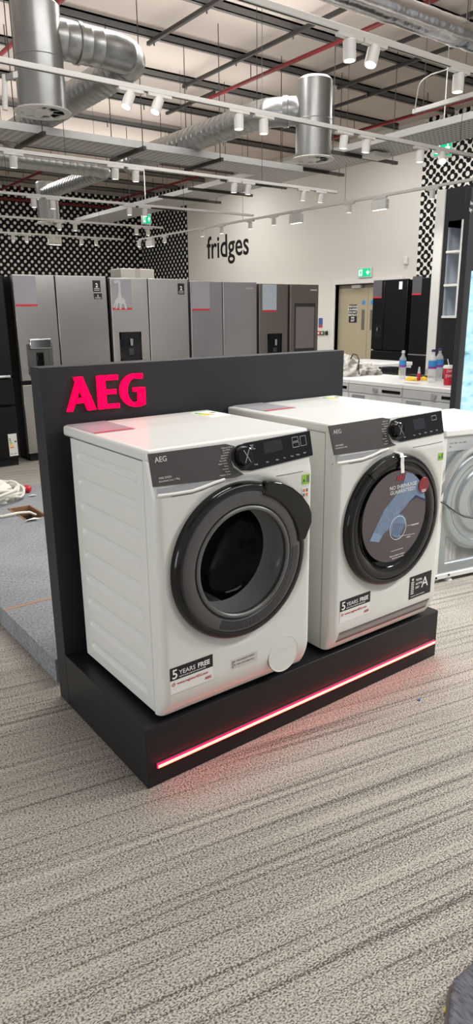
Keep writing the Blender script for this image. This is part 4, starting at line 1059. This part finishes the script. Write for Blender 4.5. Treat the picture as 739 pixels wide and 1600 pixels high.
# ------------------------------------------------------------------ ducts
def bend(pts, r, n=9):
    """round the corners of a polyline"""
    pts = [Vector(p) for p in pts]; out = [pts[0]]
    for i in range(1, len(pts)-1):
        a = (pts[i-1]-pts[i]).normalized(); c = (pts[i+1]-pts[i]).normalized()
        p0, p2 = pts[i]+a*r, pts[i]+c*r
        for t in lsp(0, 1, n): out.append(p0*(1-t)**2+pts[i]*2*t*(1-t)+p2*t*t)
    out.append(pts[-1]); return out
def ribbed(b, pts, r, step=.11, n=28, amp=.0028):
    """spiral duct: tube with small raised seams"""
    pts = [Vector(p) for p in pts]; fine = []; rs = []
    for i in range(len(pts)-1):
        L = (pts[i+1]-pts[i]).length; k = max(1, int(L/step))
        for j in range(k):
            p = pts[i].lerp(pts[i+1], j/k); d = (pts[i+1]-pts[i]).normalized()
            if L > step*.8 or j == 0 and i % 3 == 0: 
                fine += [p, p+d*.006, p+d*.012]; rs += [r, r+amp, r]
            else: fine.append(p); rs.append(r)
    fine.append(pts[-1]); rs.append(r)
    b.tube(fine, r, n, rs=rs); return b
def diffuser_drop(name_label, x, y, z0, z1, r, branch, br, group='round ducts with ceiling diffusers', collar=None):
    t = thing('air_duct', (x, y, z0), name_label, 'air duct', group)
    ribs = MB().lathe([(r, z0), (r, z0+.38), (r+.004, z0+.384), (r, z0+.388), (r, z1-.03), (r-.03, z1), (0, z1)], (x, y, 0), n=48)
    ribs.build('vertical_drop', galv, t, smooth=40)
    MB().lathe([(r-.02, .0), (r+.035, 0), (r+.04, .006), (r+.03, .014), (r-.02, .014)], (x, y, z0-.014), n=48, close=True).build('diffuser_ring', white_paint, t, smooth=30)
    df = MB().lathe([(0, .0), (r*.38, 0), (r*.42, .008), (r*.42, .02), (0, .02)], (x, y, z0-.016), n=32)
    for k in range(8):
        a = 2*PI*k/8; d = Vector((math.cos(a), math.sin(a), 0)); s_ = Vector((-d.y, d.x, 0))
        df.obox(Vector((x, y, z0-.002))+d*r*.68, d*r*.3, s_*r*.16+Vector((0, 0, .012)), Vector((0, 0, .0015)))
    df.build('diffuser_blades', white_paint, t)
    MB().lathe([(r-.022, .03), (0, .05)], (x, y, z0), n=24).build('diffuser_throat', mat('duct_inside', (46, 46, 46), .7), t)
    if branch: ribbed(MB(), branch, br).build('branch_duct', galv, t, smooth=35)
    if collar:
        cb_ = MB()
        for a_, b_ in collar: cb_.tube([a_, b_], br+.012, 28)
        cb_.build('duct_collar', galv, t, smooth=35)
    return t
ax, ay = 1.754, 4.581
diffuser_drop('big vertical galvanised duct with white diffuser and elbowed branch, upper left', ax, ay, 3.1, 3.9, .2,
              bend([(ax+.1, ay, 3.67), (2.72, ay, 3.67), (2.72, 8.05, 3.67)], .3, 8), .15, collar=[((2.1, ay, 3.67), (2.13, ay, 3.67))])
bx, by_ = 4.974, 4.682
diffuser_drop('vertical galvanised duct with white diffuser in front of the white wall', bx, by_, 3.1, 3.9, .2,
              bend([(bx, by_+.05, 3.6), (4.62, by_+.42, 3.6), (4.6, 8.3, 3.6)], .15, 6), .15, collar=[((4.8, by_+.235, 3.6), (4.76, by_+.275, 3.6))])
diffuser_drop('distant vertical duct with white diffuser before the dotted wall', 4.66, 11.63, 3.1, 3.8, .2,
              bend([(-3, 9.0, 3.6), (4.6, 9.0, 3.6), (4.6, 11.5, 3.6)], .25, 6), .12)
fo = MB(); pts = []; rs = []
rn = random.Random(8); fz = P(650, 27, y=2.0).z
for i in range(60):
    x = 1.6+i*.085; pts.append((x, 2.0, fz)); rs.append(.088+(.005 if i % 9 == 0 else 0)-(.005 if i % 9 == 1 else 0)+rn.uniform(-.002, .002))
fo.tube(pts, .13, 28, rs=rs)
t = thing('insulated_duct', (4, 2, 3.2), 'shiny foil-wrapped insulated duct at the top right', 'air duct'); fo.build('foil_sleeve', foil, t, smooth=50)
for x in (2.45, 4.0): MB().tube([(x, 2.0, 3.47), (x, 2.0, 4.9)], .006, 6).build('hanger_rod', dsteel, t)

# red sprinkler pipes
def pipe(pts, label, r=.028, drops=()):
    t = thing('sprinkler_pipe', pts[0], label, 'pipe', 'red sprinkler pipes under the ceiling')
    MB().tube(pts, r, 12).build('pipe', red_pipe_m, t, smooth=50)
    for f in (.15, .5, .85):
        i = 0; h_ = Vector(pts[0]).lerp(Vector(pts[1]), f); MB().tube([h_, (h_.x, h_.y, CEIL)], .007, 6).build('pipe_hanger', dsteel, t)
    for d in drops: MB().tube(d, r*.75, 10).build('drop_pipe', red_pipe_m, t, smooth=50)
    return t
pipe([(2.85, 1.0, 4.72), (2.85, 9.5, 4.72)], 'red sprinkler pipe running away behind the big left duct')
pipe([(6.19, 1.0, 4.72), (6.19, 8.5, 4.72)], 'red sprinkler pipe crossing the upper middle of the ceiling')
pipe([(9.7, 4.5, 4.72), (9.7, 9.4, 4.72), (9.7, 9.42, 4.5)], 'red sprinkler pipe to the right, behind the second duct')
pipe([(9.68, 13.8, 4.72), (9.68, 18.7, 4.72)], 'distant red sprinkler pipe towards the corner of the walls')
pipe([(6.2, 14.6, 4.72), (6.2, 18.9, 4.72)], 'distant red sprinkler pipe at the far left')
a, c2 = P(0, 310, y=BW-.2), P(176, 328, y=BW-.2)
pipe([(a.x-1, BW-.2, a.z), (c2.x, BW-.2, a.z)], 'red pipe running along the top of the dotted wall', .035, [[P(31, 318, y=BW-.2), P(31, 285, y=BW-.2)], [P(172, 327, y=BW-.2), P(170, 312, y=BW-.2)]])

# cable trays with their strut hangers
def dotted_metal(name, s=.05):
    m = mat(name, (196, 196, 194), .5, metal=.25); g = G(m); x, y, z = g.xyz()
    fx_ = g.m('ABSOLUTE', g.m('SUBTRACT', g.m('FRACT', g.m('DIVIDE', x, s)), .5)); fy_ = g.m('ABSOLUTE', g.m('SUBTRACT', g.m('FRACT', g.m('DIVIDE', y, s*.7)), .5))
    h = g.m('MULTIPLY', g.m('LESS_THAN', fx_, .3), g.m('LESS_THAN', fy_, .22))
    g.base(g.mix(h, lin((204, 204, 202)), lin((120, 120, 119)))); return m
tray_m = dotted_metal('perforated_tray', .09)
t = thing('cable_tray', (2, 6.8, 3.38), 'perforated galvanised cable tray running across the picture left of centre', 'cable tray', 'galvanised cable trays')
MB().box(-4, 6.45, 6.5, 7.05, 3.38, 3.39).build('tray_floor', tray_m, t); MB().box(-4, 6.45, 6.49, 6.51, 3.38, 3.46).box(-4, 6.45, 7.04, 7.06, 3.38, 3.46).build('tray_lips', galv_tray, t)
for px, py in ((76, 215), (213, 236), (330, 254)):
    q = P(px, py, z=3.36); x = q.x-(.12 if px < 100 else 0)
    MB().box(x-.02, x+.02, 6.35, 7.25, 3.338, 3.379).build('strut_hanger', dsteel, t)
    for yy in (6.4, 7.2): MB().tube([(x, yy, 3.33), (x, yy, 4.9)], .006, 6).build('threaded_rod', dsteel, t)
t = thing('cable_tray', (6.9, 9, 3.52), 'wide perforated cable tray running away along the white wall', 'cable tray', 'galvanised cable trays')
MB().box(6.52, 7.28, 3.2, 14.5, 3.52, 3.53).build('tray_floor', tray_m, t); MB().box(6.51, 6.53, 3.2, 14.5, 3.52, 3.6).box(7.27, 7.29, 3.2, 14.5, 3.52, 3.6).build('tray_lips', galv_tray, t)
for px, py in ((609, 261), (526, 281), (437, 300), (384, 311), (335, 324), (280, 334)):
    y = P(px, py, x=7.45).y
    MB().box(6.2, 7.6, y-.02, y+.02, 3.475, 3.517).build('strut_hanger', dsteel, t)
    for xx in (6.3, 7.5): MB().tube([(xx, y, 3.46), (xx, y, 4.9)], .006, 6).build('threaded_rod', dsteel, t)
c = P(588, 245, z=3.46)
t = thing('emergency_light', c, 'flat white emergency light box under the cable tray', 'light'); MB().box(c.x-.16, c.x+.16, c.y-.12, c.y+.12, 3.44, 3.5).build('light_case', white_paint, t, bevel=.01); MB().box(c.x-.12, c.x+.12, c.y-.08, c.y+.08, 3.434, 3.441).build('light_diffuser', plastic_w, t)
a_, b_, c_ = P(7, 117, y=3.9), P(8, 172, y=3.9), P(26, 112, y=3.9)
t = thing('support_bracket', b_, 'white hanging bracket with perforated arm at the upper left edge', 'bracket')
MB().tube([a_, b_], .02, 12).build('pole', white_paint, t, smooth=50)
MB().obox((a_+c_)/2+Vector((0, 0, -.02)), (c_-a_)/2, (0, .03, 0), (0, 0, .02)).build('perforated_arm', tray_m, t)
MB().tube([c_+Vector((-.01, 0, 0)), Vector((c_.x-.01, 3.9, 4.9))], .004, 6).build('hanging_wire', dsteel, t)
# ------------------------------------------------------------------ lighting tracks and spotlights
TZ = 3.0
def track(pts, label, wires=None):
    t = thing('lighting_track', pts[0], label, 'lighting track', 'white lighting tracks')
    a, c = Vector(pts[0]), Vector(pts[1]); d = (c-a).normalized(); s_ = Vector((-d.y, d.x, 0))
    MB().obox((a+c)/2, (c-a)/2, s_*.018, Vector((0, 0, .017))).build('track_rail', white_paint, t, bevel=.003)
    MB().obox((a+c)/2-Vector((0, 0, .0175)), (c-a)/2*.999, s_*.006, Vector((0, 0, .0008))).build('track_slot', seam, t)
    L = (c-a).length; n_ = max(2, int(L/2.2))
    for f_ in (wires or [(i+.5)/n_ for i in range(n_)]):
        p = a.lerp(c, f_); MB().tube([p+Vector((0, 0, .017)), Vector((p.x, p.y, 4.9))], .003, 5).build('suspension_wire', dsteel, t)
    return t
TR_ = [(1.64, -.5, 6.0, 'nearest white lighting track, top right'), (3.25, -1.0, 7.05, 'second white lighting track, from top left to upper right'), (5.70, -1.5, P(528, 300, z=TZ).x, 'third white lighting track, ending below the second duct'),
       (8.15, -1.5, P(362, 343, z=TZ).x, 'fourth white lighting track'), (10.45, -1.5, P(250, 357, z=TZ).x, 'fifth white lighting track, before the dotted wall'), (12.75, -1.5, P(190, 375, z=TZ).x, 'farthest white lighting track')]
for y, xa, xb, lb in TR_: track([(xa, y, TZ), (xb, y, TZ)], lb)
track([(7.12, 12.6, TZ), (7.12, 2.5, TZ)], 'white lighting track running away along the white wall')
s0 = P(646, 175, z=TZ)
track([s0, (s0.x, 1.72, TZ)], 'short white track at the top right above the flower wallpaper', (.12, .9))
ca = MB(); q0, q1, q2, q3 = P(648, 172, z=TZ), P(655, 128, z=3.15), P(672, 117, z=3.2), P(712, 104, z=3.05)
ca.tube(bend([q0, q1, q2, q3], .06, 6), .0045, 8)
tag(ca.build('power_cable', white_cable, smooth=60), 'white looped supply cable between the two nearest tracks', 'cable')

ORD = ('first', 'second', 'third', 'fourth', 'fifth', 'sixth', 'seventh', 'eighth')
def spotlight(px, py, y=None, x=None, tilt=(0, 0), label='', energy=22., big=False, look=None, n=24):
    # axis point on the track
    if y is not None: q = P(px, py, y=y)
    else: q = P(px, py, x=x)
    along = Vector((1, 0, 0)) if y is not None else Vector((0, 1, 0))
    t = thing('track_floodlight' if big else 'track_spotlight', (q.x, q.y, TZ-.017), label, 'spotlight', 'white spotlights on the tracks')
    ax_ = Vector((tilt[0], tilt[1], -1)).normalized()
    side = Vector((-along.y, along.x, 0))
    top = Vector((q.x, q.y, TZ-.03))
    MB().obox((q.x, q.y, TZ-.028), along*(.1 if not big else .12), side*.019, Vector((0, 0, .011))).build('track_adapter', white_paint, t, bevel=.003)
    if big:
        c = Vector((q.x, q.y, TZ-.115))
        MB().obox(c, along*.14, side*.035, Vector((0, 0, .065))).build('lamp_housing', white_paint, t, bevel=.006)
        MB().obox(c-Vector((0, 0, .066)), along*.12, side*.025, Vector((0, 0, .002))).build('lamp_lens', lens_dim, t)
        lp = c-Vector((0, 0, .08))
    else:
        r, L = .038, .108
        s_ = top-Vector((0, 0, .014))
        MB().tube([top, s_+ax_*.02], .009, 8).build('lamp_neck', white_paint, t)
        bd_ = MB().lathe([(0, 0), (r-.004, 0), (r, .004), (r, L), (r-.005, L), (r-.007, L-.012)], s_, ax_, n).build('lamp_body', white_paint, t, smooth=40)
        MB().lathe([(r-.006, L-.012), (0, L-.010)], s_, ax_, n).build('lamp_lens', lens_em, bd_)
        lp = s_+ax_*(L+.02)
    if energy:
        l = bpy.data.lights.new('spot_lamp', 'SPOT'); l.energy = energy; l.spot_size = math.radians(75 if not big else 120); l.spot_blend = .8; l.shadow_soft_size = .03; l.color = (1, .985, .965)
        o = bpy.data.objects.new('spot_lamp', l); COL.objects.link(o); o.parent = t
        o.location = lp-t.location; o.rotation_euler = (look or ax_).to_track_quat('-Z', 'Y').to_euler()
# nearest track
spotlight(546, 62, 1.64, tilt=(0, -.05), label='first spotlight from the left on the nearest track, upright', energy=60)
spotlight(585, 70, 1.64, tilt=(-.4, -.1), label='second spotlight on the nearest track, tilted', energy=60)
spotlight(717, 112, 1.64, tilt=(0, 0), label='third spotlight on the nearest track, near the looped cable', energy=50)
# second track
for i, (px, py, tl_) in enumerate(((204, 146, (-.5, -.08)), (249, 156, (-.5, -.08)), (373, 182, (0, 0)), (412, 190, (0, 0)), (538, 214, (0, .1)), (573, 220, (0, .1)), (657, 236, (0, 0)))):
    spotlight(px, py, 3.25, tilt=tl_, label='%s spotlight from the left on the second track' % ORD[i], energy=45)
spotlight(690, 235, 3.25, tilt=(-.55, -.65), label='dazzling tilted spotlight before the green sign at the upper right', energy=45)
for i, (px, py) in enumerate(((20, 239), (180, 266), (212, 270), (366, 290), (388, 292), (474, 303), (501, 306))):
    spotlight(px, py, 5.70, tilt=(0, .1), label='%s spotlight from the left on the third track' % ORD[i], energy=45)
for i, (px, py) in enumerate(((52, 308), (82, 311), (202, 325), (226, 327))):
    spotlight(px, py, 8.15, label='%s spotlight from the left on the fourth track' % ORD[i], energy=45, n=16)
for i, (px, py) in enumerate(((92, 347), (117, 349), (213, 357), (231, 359))):
    spotlight(px, py, 10.45, label='%s spotlight from the left on the fifth track' % ORD[i], energy=40, n=16)
for i, (px, py, bg) in enumerate(((20, 366, 0), (41, 367, 0), (85, 371, 1), (127, 374, 0), (150, 375, 0))):
    spotlight(px, py, 12.75, label='%s lamp from the left on the farthest track' % ORD[i], energy=45, big=bool(bg), look=Vector((0, .6, -.6)), n=16)
for i, (px, py, bg) in enumerate(((217, 371, 0), (234, 367, 1), (257, 363, 0), (316, 353, 0), (346, 347, 0), (391, 339, 0), (428, 334, 0), (463, 328, 1), (546, 313, 0), (594, 305, 1), (676, 292, 0))):
    n_ = ('first','second','third','fourth','fifth','sixth','seventh','eighth','ninth','tenth','eleventh')[i]
    spotlight(px, py, x=7.12, label='%s lamp from the far end of the track along the white wall' % n_, energy=50, big=bool(bg), look=Vector((.75, 0, -.6)), n=16)
